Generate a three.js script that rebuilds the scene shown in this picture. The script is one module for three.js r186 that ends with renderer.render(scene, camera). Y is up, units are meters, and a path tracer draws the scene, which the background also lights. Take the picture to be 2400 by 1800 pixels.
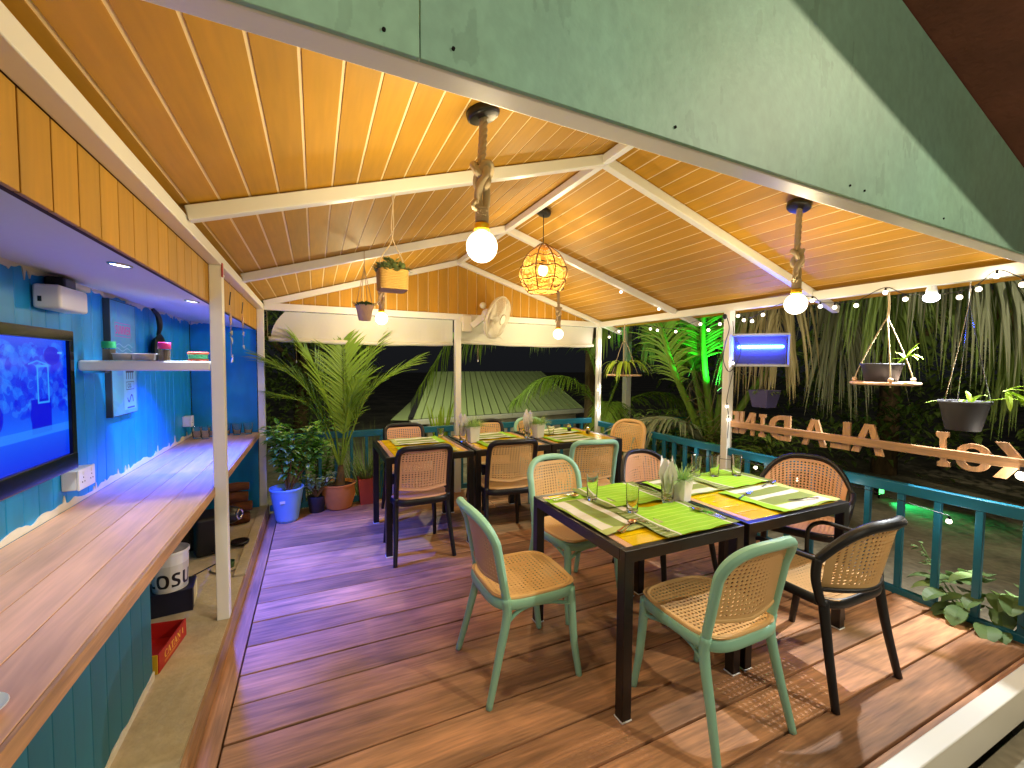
import * as THREE from 'three';
import { RoundedBoxGeometry } from 'three/addons/geometries/RoundedBoxGeometry.js';
import { mergeGeometries } from 'three/addons/utils/BufferGeometryUtils.js';
import { RectAreaLightUniformsLib } from 'three/addons/lights/RectAreaLightUniformsLib.js';
import { FontLoader } from 'three/addons/loaders/FontLoader.js';
import { TextGeometry } from 'three/addons/geometries/TextGeometry.js';

// ---------------------------------------------------------------- camera, sky, exposure
const scene = new THREE.Scene();
const camera = new THREE.PerspectiveCamera(83.974, 4 / 3, 0.02, 400);
camera.position.set(0, 1.53, 0);
camera.rotation.set(-Math.atan(0.045), -Math.atan(0.462), 0.007, 'YXZ');
const renderer = new THREE.WebGLRenderer({ antialias: true });
renderer.toneMapping = THREE.LinearToneMapping;
renderer.toneMappingExposure = 1;
renderer.shadowMap.enabled = true;
RectAreaLightUniformsLib.init();
{ // a night sky, barely lighter at the horizon
  const w = 64, h = 32, d = new Float32Array(w * h * 4);
  for (let y = 0; y < h; y++) for (let x = 0; x < w; x++) {
    const e = Math.abs((y + 0.5) / h - 0.5) * 2, k = 0.010 * (1 - 0.4 * e);
    d.set([k * 0.9, k * 0.95, k * 1.1, 1], (y * w + x) * 4);
  }
  const t = new THREE.DataTexture(d, w, h, THREE.RGBAFormat, THREE.FloatType);
  t.mapping = THREE.EquirectangularReflectionMapping; t.magFilter = THREE.LinearFilter; t.needsUpdate = true;
  scene.background = t; scene.environment = t;
}
const moon = new THREE.DirectionalLight(new THREE.Color(0.8, 0.88, 1), 0.012);
moon.name = 'moon'; moon.position.set(-6, 20, 8); moon.castShadow = true; scene.add(moon);

// light strengths (candela, or nits for area lights)
const POW = { frontBulb: 2.2, basketBulb: 1.9, backBulb: 2.1, led: 18, downlight: [2.3, 2.5, 56], string: 0.02, tube: 110, tv: 0.5, green: 14, mast: 34, veranda: 10, yard: 14 };  // veranda and yard feed added fill lamps
const WARM = new THREE.Color(1, 0.82, 0.46), COOL = new THREE.Color(0.93, 0.98, 1), BLUE = new THREE.Color(0.02, 0.06, 1);

// ---------------------------------------------------------------- helpers
const V = (x, y, z) => new THREE.Vector3(x, y, z);
function RNG(s) { return () => { s = (s + 0x6d2b79f5) | 0; let t = Math.imul(s ^ (s >>> 15), 1 | s); t = (t + Math.imul(t ^ (t >>> 7), 61 | t)) ^ t; return ((t ^ (t >>> 14)) >>> 0) / 4294967296; }; }
const rnd = RNG(7), rr = (a, b) => a + (b - a) * rnd();
const used = new Map();
function numbered(n) { const c = used.get(n) ?? 0; used.set(n, c + 1); return c ? n + '_' + String(c).padStart(3, '0') : n; }
function tag(o, label, category, group, kind) {
  if (label) o.userData.label = label;
  if (category) o.userData.category = category;
  if (group) o.userData.group = group;
  if (kind) o.userData.kind = kind;
  return o;
}
function thing(name, label, category, pos = [0, 0, 0], turn = 0, group) {
  const o = new THREE.Group(); o.name = numbered(name); o.position.set(...pos); o.rotation.y = turn; scene.add(o);
  return tag(o, label, category, group);
}
function part(name, geo, mat, parent) {
  const m = new THREE.Mesh(Array.isArray(geo) ? merge(geo) : geo, mat); m.name = name; m.castShadow = m.receiveShadow = true;
  parent.add(m); return m;
}
function solo(name, geo, mat, label, category, group, kind) {
  const m = part(numbered(name), geo, mat, scene); return tag(m, label, category, group, kind);
}
function merge(list) {
  const l = list.map((g) => { const q = g.index ? g.toNonIndexed() : g; for (const k of Object.keys(q.attributes)) if (!['position', 'normal', 'uv'].includes(k)) q.deleteAttribute(k); if (!q.attributes.uv) q.setAttribute('uv', new THREE.BufferAttribute(new Float32Array(q.attributes.position.count * 2), 2)); return q; });
  return mergeGeometries(l);
}
const tr = (g, x, y, z) => g.translate(x, y, z);
// uv in metres, grain (u) along the given axis
function gridUV(g, axis = 'x', ou = 0, ov = 0) {
  const p = g.attributes.position, n = g.attributes.normal, uv = new Float32Array(p.count * 2), a = 'xyz'.indexOf(axis);
  for (let i = 0; i < p.count; i++) {
    const c = [p.getX(i), p.getY(i), p.getZ(i)], m = [Math.abs(n.getX(i)), Math.abs(n.getY(i)), Math.abs(n.getZ(i))];
    let d = 0; if (m[1] > m[d]) d = 1; if (m[2] > m[d]) d = 2;
    const rest = [0, 1, 2].filter((k) => k !== a && k !== d);
    uv[i * 2] = c[a] + ou; uv[i * 2 + 1] = c[rest[0]] + ov + (d === a ? c[d] : 0);
  }
  g.setAttribute('uv', new THREE.BufferAttribute(uv, 2)); return g;
}
function box(w, h, d, x = 0, y = 0, z = 0, axis = 'x') { return gridUV(new THREE.BoxGeometry(w, h, d).translate(x, y, z), axis, rr(0, 3), rr(0, 3)); }
function rbox(w, h, d, x = 0, y = 0, z = 0, r = 0.004, axis = 'x') { return gridUV(new RoundedBoxGeometry(w, h, d, 1, r).translate(x, y, z), axis, rr(0, 3), rr(0, 3)); }
// straight bar between two points, rectangular section w (horizontal) by h
function bar(a, b, w, h) {
  const d = b.clone().sub(a), L = d.length(), g = gridUV(new RoundedBoxGeometry(w, h, L, 1, Math.min(w, h) * 0.12), 'z', rr(0, 3), rr(0, 3));
  const q = new THREE.Matrix4().lookAt(b, a, Math.abs(d.y) > 0.95 * L ? V(1, 0, 0) : V(0, 1, 0));
  return g.applyMatrix4(q).translate((a.x + b.x) / 2, (a.y + b.y) / 2, (a.z + b.z) / 2);
}
const rod = (a, b, r, n = 6) => new THREE.TubeGeometry(new THREE.LineCurve3(a, b), 1, r, n, false);
// a tube whose radius follows f(t); sx flattens the section along the binormal
function tube(pts, f, seg = 24, rad = 10, sx = 1, closed = false) {
  const c = pts instanceof THREE.Curve ? pts : new THREE.CatmullRomCurve3(pts, closed), fr = c.computeFrenetFrames(seg, closed), pos = [], idx = [], uv = [], L = c.getLength();
  const R = typeof f === 'function' ? f : () => f;
  for (let i = 0; i <= seg; i++) {
    const t = i / seg, p = c.getPointAt(t), r = R(t);
    for (let j = 0; j <= rad; j++) {
      const a = (j / rad) * Math.PI * 2, q = p.clone().addScaledVector(fr.normals[i], Math.cos(a) * r).addScaledVector(fr.binormals[i], Math.sin(a) * r * sx);
      pos.push(q.x, q.y, q.z); uv.push(t * L, j / rad * r * 6);
    }
  }
  for (let i = 0; i < seg; i++) for (let j = 0; j < rad; j++) { const a = i * (rad + 1) + j, b = a + rad + 1; idx.push(a, b, a + 1, b, b + 1, a + 1); }
  if (!closed) for (const e of [0, seg]) { const b = e * (rad + 1), n = pos.length / 3, p = c.getPointAt(e / seg); pos.push(p.x, p.y, p.z); uv.push(0, 0); for (let j = 0; j < rad; j++) e ? idx.push(b + j, n, b + j + 1) : idx.push(b + j, b + j + 1, n); }
  const g = new THREE.BufferGeometry(); g.setAttribute('position', new THREE.Float32BufferAttribute(pos, 3)); g.setAttribute('uv', new THREE.Float32BufferAttribute(uv, 2)); g.setIndex(idx); g.computeVertexNormals(); return g;
}
const lathe = (pts, n = 32) => new THREE.LatheGeometry(pts.map((p) => new THREE.Vector2(p[0], p[1])), n);
class MB { // free triangles
  constructor() { this.p = []; this.u = []; }
  quad(a, b, c, d) { this.p.push(a.x, a.y, a.z, b.x, b.y, b.z, c.x, c.y, c.z, a.x, a.y, a.z, c.x, c.y, c.z, d.x, d.y, d.z); this.u.push(0, 0, 1, 0, 1, 1, 0, 0, 1, 1, 0, 1); }
  tri(a, b, c) { this.p.push(a.x, a.y, a.z, b.x, b.y, b.z, c.x, c.y, c.z); this.u.push(0, 0, 1, 0, 1, 1); }
  geo() { const g = new THREE.BufferGeometry(); g.setAttribute('position', new THREE.Float32BufferAttribute(this.p, 3)); g.setAttribute('uv', new THREE.Float32BufferAttribute(this.u, 2)); g.computeVertexNormals(); return g; }
}
// a leaf from base along dir, up being its upper side: folded along the midrib, drooping
function leaf(mb, base, dir, up, len, wid, droop = 0.3, fold = 0.25, seg = 4, shape = (t) => Math.sin(Math.PI * Math.min(1, Math.pow(t, 0.75)))) {
  const d = dir.clone().normalize(), side = d.clone().cross(up).normalize(), u = side.clone().cross(d).normalize(), pts = [];
  const p = base.clone(), step = len / seg, cur = d.clone();
  for (let i = 0; i <= seg; i++) {
    const w = wid * 0.5 * shape(i / seg), n = side.clone().cross(cur).normalize();
    pts.push([p.clone().addScaledVector(side, -w).addScaledVector(n, w * fold), p.clone(), p.clone().addScaledVector(side, w).addScaledVector(n, w * fold)]);
    cur.y -= droop / seg; cur.normalize(); p.addScaledVector(cur, step);
  }
  for (let i = 0; i < seg; i++) { const a = pts[i], b = pts[i + 1]; mb.quad(a[0], a[1], b[1], b[0]); mb.quad(a[1], a[2], b[2], b[1]); }
}
// a pinnate palm frond along a curve
function frond(curve, { n = 46, len = 0.5, wid = 0.03, droop = 0.9, r0 = 0.014, from = 0.14, splay = 0.75, spread = null, seed = 1, rag = 0.15 } = {}) {
  const g = RNG(seed), mb = new MB(), c = new THREE.CatmullRomCurve3(curve);
  for (let i = 0; i < n; i++) {
    const t = from + (1 - from) * (i + g() * 0.4) / n, p = c.getPointAt(Math.min(t, 1)), tan = c.getTangentAt(Math.min(t, 1));
    let side = spread ? spread.clone() : tan.clone().cross(V(0, 1, 0)); if (side.lengthSq() < 1e-4) side = V(1, 0, 0);
    side.addScaledVector(tan, -side.dot(tan)).normalize();
    const up = side.clone().cross(tan).normalize(); if (up.y < 0) up.negate();
    const L = len * Math.pow(Math.sin(Math.PI * (0.10 + 0.84 * (t - from) / (1 - from))), 0.6);
    for (const s of [-1, 1]) {
      const dir = side.clone().multiplyScalar(s * splay).addScaledVector(tan, 0.55 + 0.5 * t).addScaledVector(up, 0.18 + 0.2 * (g() - 0.5));
      dir.x += (g() - 0.5) * rag; dir.y += (g() - 0.5) * rag; dir.z += (g() - 0.5) * rag;
      leaf(mb, p, dir, up, L * (0.85 + 0.3 * g()), wid * (0.8 + 0.4 * g()), droop * (0.7 + 0.6 * g()), 0.35, 4, (q) => Math.min(1, q * 7) * Math.pow(1 - q, 0.55) + 0.02);
    }
  }
  return merge([mb.geo(), tube(c, (t) => r0 * (1 - 0.85 * t), 16, 6)]);
}
// ---------------------------------------------------------------- textures
function tex(w, h, fn, color = true) {
  const d = new Uint8Array(w * h * 4);
  for (let y = 0; y < h; y++) for (let x = 0; x < w; x++) { const c = fn(x / w, y / h), o = (y * w + x) * 4; for (let k = 0; k < 3; k++) d[o + k] = Math.max(0, Math.min(255, c[k])); d[o + 3] = 255; }
  const t = new THREE.DataTexture(d, w, h); t.wrapS = t.wrapT = THREE.RepeatWrapping; t.magFilter = THREE.LinearFilter; if (color) t.colorSpace = THREE.SRGBColorSpace; t.needsUpdate = true; return t;
}
function noise2(seed) {
  const T = new Float32Array(4096), g = RNG(seed); for (let i = 0; i < 4096; i++) T[i] = g();
  const at = (x, y, px, py) => T[(((((x % px) + px) % px) * 57 + (((y % py) + py) % py) * 131) * 7 + seed * 13) & 4095];
  const f = (u, v, px, py) => { const x = u * px, y = v * py, ix = Math.floor(x), iy = Math.floor(y), a = x - ix, b = y - iy, s = a * a * (3 - 2 * a), t = b * b * (3 - 2 * b); const l = (p, q, k) => p + (q - p) * k; return l(l(at(ix, iy, px, py), at(ix + 1, iy, px, py), s), l(at(ix, iy + 1, px, py), at(ix + 1, iy + 1, px, py), s), t); };
  return (u, v, px, py, oct = 4) => { let s = 0, a = 0.5, n = 0; for (let i = 0; i < oct; i++) { s += a * f(u, v, px << i, py << i); n += a; a *= 0.55; } return s / n; };
}
const N = noise2(3), N2 = noise2(11);
const mul = (c, k) => [c[0] * k, c[1] * k, c[2] * k];
function woodTex(c, c2, amp, knots = 0, seed = 5) {
  const g = RNG(seed), K = []; for (let i = 0; i < knots; i++) K.push([g(), g(), 0.012 + 0.016 * g()]);
  return tex(512, 512, (u, v) => {
    let vv = v, kn = 0;
    for (const [ku, kv, kr] of K) { let du = Math.abs(u - ku), dv = v - kv; du = Math.min(du, 1 - du); if (dv > 0.5) dv -= 1; if (dv < -0.5) dv += 1; const q = Math.hypot(du, dv * 1.6) / kr; vv += dv * 0.6 * Math.exp(-q * 0.35); kn = Math.max(kn, q < 1 ? 1 : Math.exp(-(q - 1) * 2.2) * 0.5); }
    const warp = N2(u, v, 3, 4, 3) * 0.04, s = N((u + 10) % 1, (((vv + warp) % 1) + 1) % 1, 3, 34, 3), f = N2(u, (((vv) % 1) + 1) % 1, 10, 150, 2), b = N(u, v, 4, 4, 3);
    const k = 1 + amp * ((s - 0.5) * 1.5 + (f - 0.5) * 0.7 + (b - 0.5) * 0.9), m = Math.max(0, Math.min(1, (s - 0.35) * 1.6));
    const col = [0, 1, 2].map((i) => (c[i] * (1 - m * 0.5) + c2[i] * m * 0.5) * k); return mul(col, 1 - kn * 0.42);
  });
}
function bumpTex(fx, fy, oct, seed = 3) { const n = seed === 3 ? N : N2; return tex(256, 256, (u, v) => { const k = n(u, v, fx, fy, oct) * 255; return [k, k, k]; }, false); }
const grain = bumpTex(4, 60, 3), speck = bumpTex(30, 30, 4, 11), rough = bumpTex(6, 6, 5);
function std(o, bump, scale, rep) { const m = new THREE.MeshStandardMaterial(o); if (bump) { m.bumpMap = bump; m.bumpScale = scale; } return m; }
const S = (hex) => new THREE.Color(hex);
const rep = (t, x, y = x) => { const c = t.clone(); c.repeat.set(x, y); c.needsUpdate = true; return c; };
const tones = (m, ks) => ks.map((k) => { const c = m.clone(); c.color = m.color.clone().multiplyScalar(k); return c; });

const deckTex = woodTex([172, 126, 92], [134, 94, 68], 0.42, 0, 5), ceilTex = woodTex([202, 148, 32], [192, 132, 24], 0.10, 0, 9), pineTex = woodTex([206, 162, 132], [188, 142, 112], 0.17, 6, 21), rawTex = woodTex([176, 136, 98], [148, 106, 70], 0.3, 2, 31);
const M = {
  deck: tones(std({ map: rep(deckTex, 0.8), roughness: 0.62 }, rep(grain, 1.6, 3), 0.0012), [1, 0.8, 1.18, 0.9, 1.32]),
  gap: std({ color: S('#0b0807'), roughness: 1 }),
  ceil: tones(std({ map: rep(ceilTex, 0.7), roughness: 0.62 }, rep(rough, 1.5), 0.0008), [0.80, 0.74, 0.84, 0.77]),
  groove: std({ color: S('#ecd3a4'), roughness: 0.8 }),
  grooveDark: std({ color: S('#3a1e10'), roughness: 0.9 }),
  white: std({ color: S('#e6e4dc'), roughness: 0.32 }, rep(rough, 2), 0.0006),
  soffit: std({ color: S('#dcdae2'), roughness: 0.7 }, rep(rough, 1.5), 0.003),
  plaster: std({ color: S('#d9d2c0'), roughness: 0.95 }, rep(speck, 4), 0.002),
  ledge: std({ map: tex(256, 256, (u, v) => mul([188, 172, 142], 0.82 + 0.3 * N(u, v, 5, 5, 5) + 0.08 * (N2(u, v, 60, 60, 2) - 0.5))), roughness: 0.9 }, rep(speck, 3), 0.0015),
  shadedTeal: tones(std({ map: tex(256, 256, (u, v) => mul([16, 100, 122], 0.86 + 0.28 * N(u, v, 3, 9, 4))), roughness: 0.5 }), [1, 0.94, 1.05]),  // counter front paint, darkened so the shade sits in the colour
  blueWall: tones(std({ map: tex(256, 256, (u, v) => mul([8, 142, 206], 0.86 + 0.28 * N(u, v, 3, 9, 4))), roughness: 0.45 }), [1, 0.93, 1.06]),
  fascia: std({ map: rep(tex(512, 512, (u, v) => { const k = 0.80 + 0.26 * N(u, v, 3, 3, 6) + 0.10 * (N2(u, v, 70, 50, 3) - 0.5) - (N2(u, v, 24, 9, 4) > 0.72 ? 0.06 : 0); return [158 * k + 10 * (N2(u, v, 4, 4, 3) - 0.5), 206 * k, 184 * k - 12 * (N2(u, v, 5, 3, 3) - 0.5)]; }), 0.7), roughness: 0.5 }, rep(speck, 2.5), 0.0004),
  brown: tones(std({ map: tex(256, 256, (u, v) => mul([124, 76, 60], 0.8 + 0.4 * N2(u, v, 5, 5, 5))), roughness: 0.85 }, rep(speck, 2), 0.003), [1, 0.92]),
  pine: tones(std({ map: rep(pineTex, 0.75), roughness: 0.42 }), [1, 0.95, 1.04]),
  raw: std({ map: rep(rawTex, 1.2), roughness: 0.5 }, rep(grain, 2, 4), 0.001),
  steel: std({ color: S('#1c6c8a'), roughness: 0.35 }),
  steelLight: std({ color: S('#12a3ad'), roughness: 0.4 }),
  black: std({ color: S('#131216'), roughness: 0.32 }),
  blackPl: std({ color: S('#16151a'), roughness: 0.42 }),
  mint: std({ color: S('#96cbb2'), roughness: 0.45 }),
  cane: std({ color: S('#dfb478'), roughness: 0.55 }),
  canePink: std({ color: S('#e0ac88'), roughness: 0.55 }),
  yellow: tones(std({ map: rep(tex(256, 128, (u, v) => mul([228, 190, 8], 0.88 + 0.2 * N(u, v, 3, 20, 3))), 1), roughness: 0.14 }), [1, 0.93, 1.05]),
  beige: std({ map: rep(pineTex, 1), roughness: 0.25 }),
  rope: std({ color: S('#b8a284'), roughness: 0.95 }, rep(grain, 20, 20), 0.001),
  twine: std({ color: S('#b6a37f'), roughness: 0.95 }),
  gold: std({ color: S('#d9a520'), roughness: 0.3, metalness: 0.8 }),
  chrome: std({ color: S('#d8d8d8'), roughness: 0.12, metalness: 1 }),
  copper: std({ color: S('#c99a78'), roughness: 0.2, metalness: 0.9 }),
  plastic: std({ color: S('#e9e9ea'), roughness: 0.3 }),
  glass: new THREE.MeshPhysicalMaterial({ color: 0xffffff, transmission: 1, thickness: 0.003, roughness: 0.02, ior: 1.45, specularIntensity: 1 }),
  soil: std({ color: S('#3b2a1e'), roughness: 1 }, rep(speck, 2), 0.01),
  terracotta: std({ map: tex(128, 128, (u, v) => mul([216, 136, 62], 0.85 + 0.3 * N(u, v, 4, 6, 4))), roughness: 0.6 }),
  redClay: std({ color: S('#b4482c'), roughness: 0.7 }),
  bluePot: std({ color: S('#7fb0dc'), roughness: 0.35 }),
  greyPot: std({ color: S('#302e34'), roughness: 0.6 }),
  purplePot: std({ color: S('#4a4470'), roughness: 0.6 }),
  palePot: std({ color: S('#c9a68c'), roughness: 0.8 }, rep(speck, 1), 0.004),
  bark: std({ map: tex(128, 128, (u, v) => mul([104, 84, 58], 0.6 + 0.8 * N(u, v, 8, 24, 4))), roughness: 1 }, rep(grain, 1, 1), 0.01),
  ground: std({ map: rep(tex(512, 512, (u, v) => mul([168, 158, 136], 0.6 + 0.7 * N(u, v, 6, 6, 6) + 0.2 * (N2(u, v, 90, 90, 2) - 0.5))), 0.3), roughness: 0.95 }, rep(speck, 0.6), 0.01),
};
const leafMat = (hex, t = 0.25) => new THREE.MeshPhysicalMaterial({ color: S(hex), roughness: 0.5, transmission: t, thickness: 0, specularIntensity: 0.6 });
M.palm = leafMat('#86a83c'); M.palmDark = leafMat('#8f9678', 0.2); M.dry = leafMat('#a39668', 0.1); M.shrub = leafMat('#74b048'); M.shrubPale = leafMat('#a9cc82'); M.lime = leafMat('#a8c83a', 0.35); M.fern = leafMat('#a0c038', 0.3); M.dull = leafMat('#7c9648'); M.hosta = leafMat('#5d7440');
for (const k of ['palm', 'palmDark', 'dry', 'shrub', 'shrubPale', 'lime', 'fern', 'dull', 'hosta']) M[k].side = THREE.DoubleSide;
const glow = (c, k) => new THREE.MeshStandardMaterial({ color: 0xffffff, emissive: c, emissiveIntensity: k, roughness: 0.4 });
M.bulb = glow(new THREE.Color(1, 0.86, 0.58), 5); M.fairy = glow(new THREE.Color(1, 0.86, 0.62), 5); M.white_led = glow(COOL, 9); M.tube = glow(new THREE.Color(0.018, 0.10, 1), 80); M.spot = glow(new THREE.Color(0.85, 0.9, 1), 6); M.greenGlow = glow(new THREE.Color(0.1, 1, 0.2), 3);
function pointLight(parent, color, cd, pos, radius) { const l = new THREE.PointLight(color, cd); l.name = 'lamp_light'; l.position.copy(pos); l.castShadow = true; l.shadow.radius = radius / 0.02; parent.add(l); return l; }

// ---------------------------------------------------------------- ground, deck, ledge
const structure = (o, label, cat) => tag(o, label, cat, null, 'structure');
{ const g = new THREE.PlaneGeometry(160, 160).rotateX(-Math.PI / 2).translate(0, -0.42, -20); gridUV(g, 'x'); structure(part('ground', g, M.ground, scene), 'worn grey sandy ground outside the railing', 'ground'); }
{ // veranda floor in front of the deck, one step lower
  const g = box(9, 0.1, 4.2, 1.5, -0.16, 1.382, 'x'); structure(part('veranda_floor', g, M.ground, scene), 'dark lower floor in front of the deck edge', 'floor');
}
{
  const deck = new THREE.Group(); deck.name = 'deck_floor'; scene.add(deck); structure(deck, 'brown timber deck of wide boards under the dining tables', 'floor');
  part('joist', [box(4.1, 0.05, 4.2, 1.52, -0.075, -2.85)], M.gap, deck);
  const cuts = [-0.80, -0.86, -1.075, -1.28, -1.485, -1.722, -1.967, -2.18, -2.388, -2.622, -2.862, -3.077, -3.273, -3.49, -3.72, -3.95, -4.17, -4.39, -4.61, -4.83, -4.96];
  for (let i = 0; i + 1 < cuts.length; i++) {
    const z0 = cuts[i], z1 = cuts[i + 1], w = z0 - z1 - 0.009, m = M.deck[Math.floor(rnd() * 5)];
    const xs = [-0.355]; if (i % 3 === 1) xs.push(rr(0.9, 2.6)); xs.push(3.6);
    for (let k = 0; k + 1 < xs.length; k++) { const L = xs[k + 1] - xs[k] - 0.005; const p = part('plank', rbox(L, 0.05, w, 0, 0, 0, 0.005, 'x'), m, deck); p.position.set((xs[k] + xs[k + 1]) / 2, -0.025 + rr(-0.0015, 0.0015), (z0 + z1) / 2); p.rotation.x = rr(-0.004, 0.004); }
  }
  const e = part('shaded_border_plank', rbox(0.085, 0.05, 4.1, -0.402, -0.032, -2.88, 0.004, 'z'), M.deck[1], deck); e.userData.label = 'border plank along the ledge, its darker tone standing for the counter shadow';  // counter shadow put into this strip by the darker deck tone
}
structure(part('concrete_ledge', [rbox(0.75, 0.36, 4.72, -0.825, -0.08, -2.5, 0.008, 'z')], M.ledge, scene), 'raised sandy concrete ledge under the bar counter', 'ledge');
{ // the thin riser board in front of the ledge and its loose top batten
  const t = thing('ledge_edging', 'narrow rough timber edging strip along the front of the concrete ledge', 'edging');
  part('board', [rbox(0.028, 0.19, 4.1, -0.452, 0.003, -2.86, 0.003, 'z')], tones(M.raw, [0.8])[0], t);
  part('batten', [rbox(0.07, 0.014, 1.55, -0.478, 0.108, -4.08, 0.003, 'z')], M.ledge, t);
}
{
  const t = thing('deck_edge_beam', 'white painted steel beam along the front edge of the deck', 'beam');
  part('beam', [rbox(4.15, 0.16, 0.07, 1.6, 0.0, -0.755, 0.006, 'x')], M.white, t);
  for (const x of [1.2, 3.02]) part('leg', rbox(0.04, 0.2, 0.04, x, -0.12, -0.755, 0.004, 'y'), M.white, t);
}

// ---------------------------------------------------------------- pavilion frame
const SL = 0.305, ceilY = (x) => 2.15 + 2 * SL - Math.abs(x - 1.55) * SL;     // underside of the ceiling boards
{
  const t = thing('pavilion_frame', 'white painted steel frame of the open dining pavilion with gable rafters', 'pavilion frame');
  const post = (x, z, y0, y1, w = 0.06) => part('post', rbox(w, y1 - y0, w, x, (y0 + y1) / 2, z, 0.004, 'y'), M.white, t);
  post(-0.48, -2.80, 0.10, 2.055); post(-0.48, -4.86, 0.10, 2.055); post(1.54, -4.88, -0.1, 2.055, 0.07); post(3.575, -4.88, -0.42, 2.05, 0.06); post(3.575, -2.83, -0.42, 2.05, 0.07); post(3.575, -0.76, -0.42, 2.02, 0.06);
  part('eave_beam', rbox(0.06, 0.055, 4.5, -0.48, 2.0825, -2.65, 0.004, 'z'), M.white, t);
  part('eave_beam', rbox(0.06, 0.07, 4.14, 3.575, 2.085, -2.83, 0.004, 'z'), M.white, t);
  part('tie_beam', rbox(4.0, 0.07, 0.06, 1.55, 2.09, -4.885, 0.004, 'x'), M.white, t);
  part('header_beam', bar(V(-0.52, 2.114, -0.832), V(3.62, 2.052, -0.832), 0.06, 0.05), M.white, t);
  part('ridge_beam', rbox(0.045, 0.05, 4.0, 1.55, 2.725, -2.86, 0.004, 'z'), M.white, t);
  for (const z of [-0.86, -2.1, -3.5, -4.87]) for (const s of [-1, 1]) {
    const xe = s < 0 ? -0.45 : z < -4.8 ? 3.95 : 3.92, r = part('rafter', bar(V(1.55 + s * 0.012, ceilY(1.55) - 0.036 - (z === -4.87 ? 0.002 : 0), z), V(xe, ceilY(xe) - 0.034, z), 0.05, 0.06), M.white, t);
  }
}
// ceiling boards, each its own piece, with cream joints between
function ceiling(name, label, s, n) {
  const t = thing(name, label, 'ceiling'), ang = Math.atan(SL), c = Math.cos(ang), pitch = 0.105 / c, vari = [0, 1, 2].map(() => rbox(pitch - 0.0095, 0.004, 4.1, 0, 0, 0, 0.001, 'z'));
  for (let i = 0; i < n; i++) {
    const x = 1.55 + s * (0.0525 + 0.105 * i), m = part('plank', vari[i % 3], M.ceil[(i * 7) % 4], t);
    m.position.set(x, ceilY(x) + 0.006, -2.87); m.rotation.z = -s * ang; if (i % 2) m.rotation.y = Math.PI, m.rotation.z = s * ang;
  }
  const L = n * pitch, b = part('backing', box(L, 0.03, 4.12, 0, 0, 0, 'z'), M.groove, t), xm = 1.55 + s * n * 0.0525;
  b.position.set(xm, ceilY(xm) + 0.0225, -2.87); b.rotation.z = -s * ang;
  return t;
}
ceiling('ceiling_slope', 'left slope of the varnished orange board ceiling above the bar side', -1, 20);
ceiling('ceiling_slope', 'right slope of the varnished orange board ceiling, running on to the eave outside', 1, 22);
{ // back gable
  const t = thing('gable_wall', 'triangular back gable of upright orange boards above the roller blinds', 'gable wall'), n = 34, p = 4.02 / n;
  for (let i = 0; i < n; i++) {
    const a = -0.46 + i * p + 0.005, b = a + p - 0.010, f = (x) => Math.max(2.13, ceilY(x) - 0.03);
    if (Math.max(f(a), f(b)) < 2.14) continue;
    const sh = new THREE.Shape(); sh.moveTo(a, 2.125); sh.lineTo(b, 2.125); sh.lineTo(b, f(b)); if (a < 1.55 && b > 1.55) sh.lineTo(1.55, f(1.55)); sh.lineTo(a, f(a));
    part('plank', gridUV(new THREE.ExtrudeGeometry(sh, { depth: 0.004, bevelEnabled: false }).translate(0, 0, -4.9055), 'y', rr(0, 3), rr(0, 3)), M.ceil[(i * 5) % 4], t);
  }
  const sh = new THREE.Shape(); sh.moveTo(-0.46, 2.12); sh.lineTo(3.56, 2.12); sh.lineTo(1.55, 2.74);
  part('backing', new THREE.ExtrudeGeometry(sh, { depth: 0.02, bevelEnabled: false }).translate(0, 0, -4.928), M.groove, t);
}
{ // frieze over the bar
  const t = thing('bar_frieze', 'band of upright orange boards with dark joints above the bar opening', 'frieze'), vari = [0, 1, 2].map(() => rbox(0.012, 0.2, 0.1105, 0, 0, 0, 0.002, 'y'));
  for (let i = 0; i < 39; i++) { const z = -0.41 - i * 0.1155, m = part('plank', vari[i % 3], M.ceil[(i * 3) % 4], t); m.position.set(-0.517, 1.955, z); }
  part('backing', box(0.012, 0.2, 4.55, -0.5295, 1.955, -2.6, 'z'), M.grooveDark, t);
}
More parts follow.
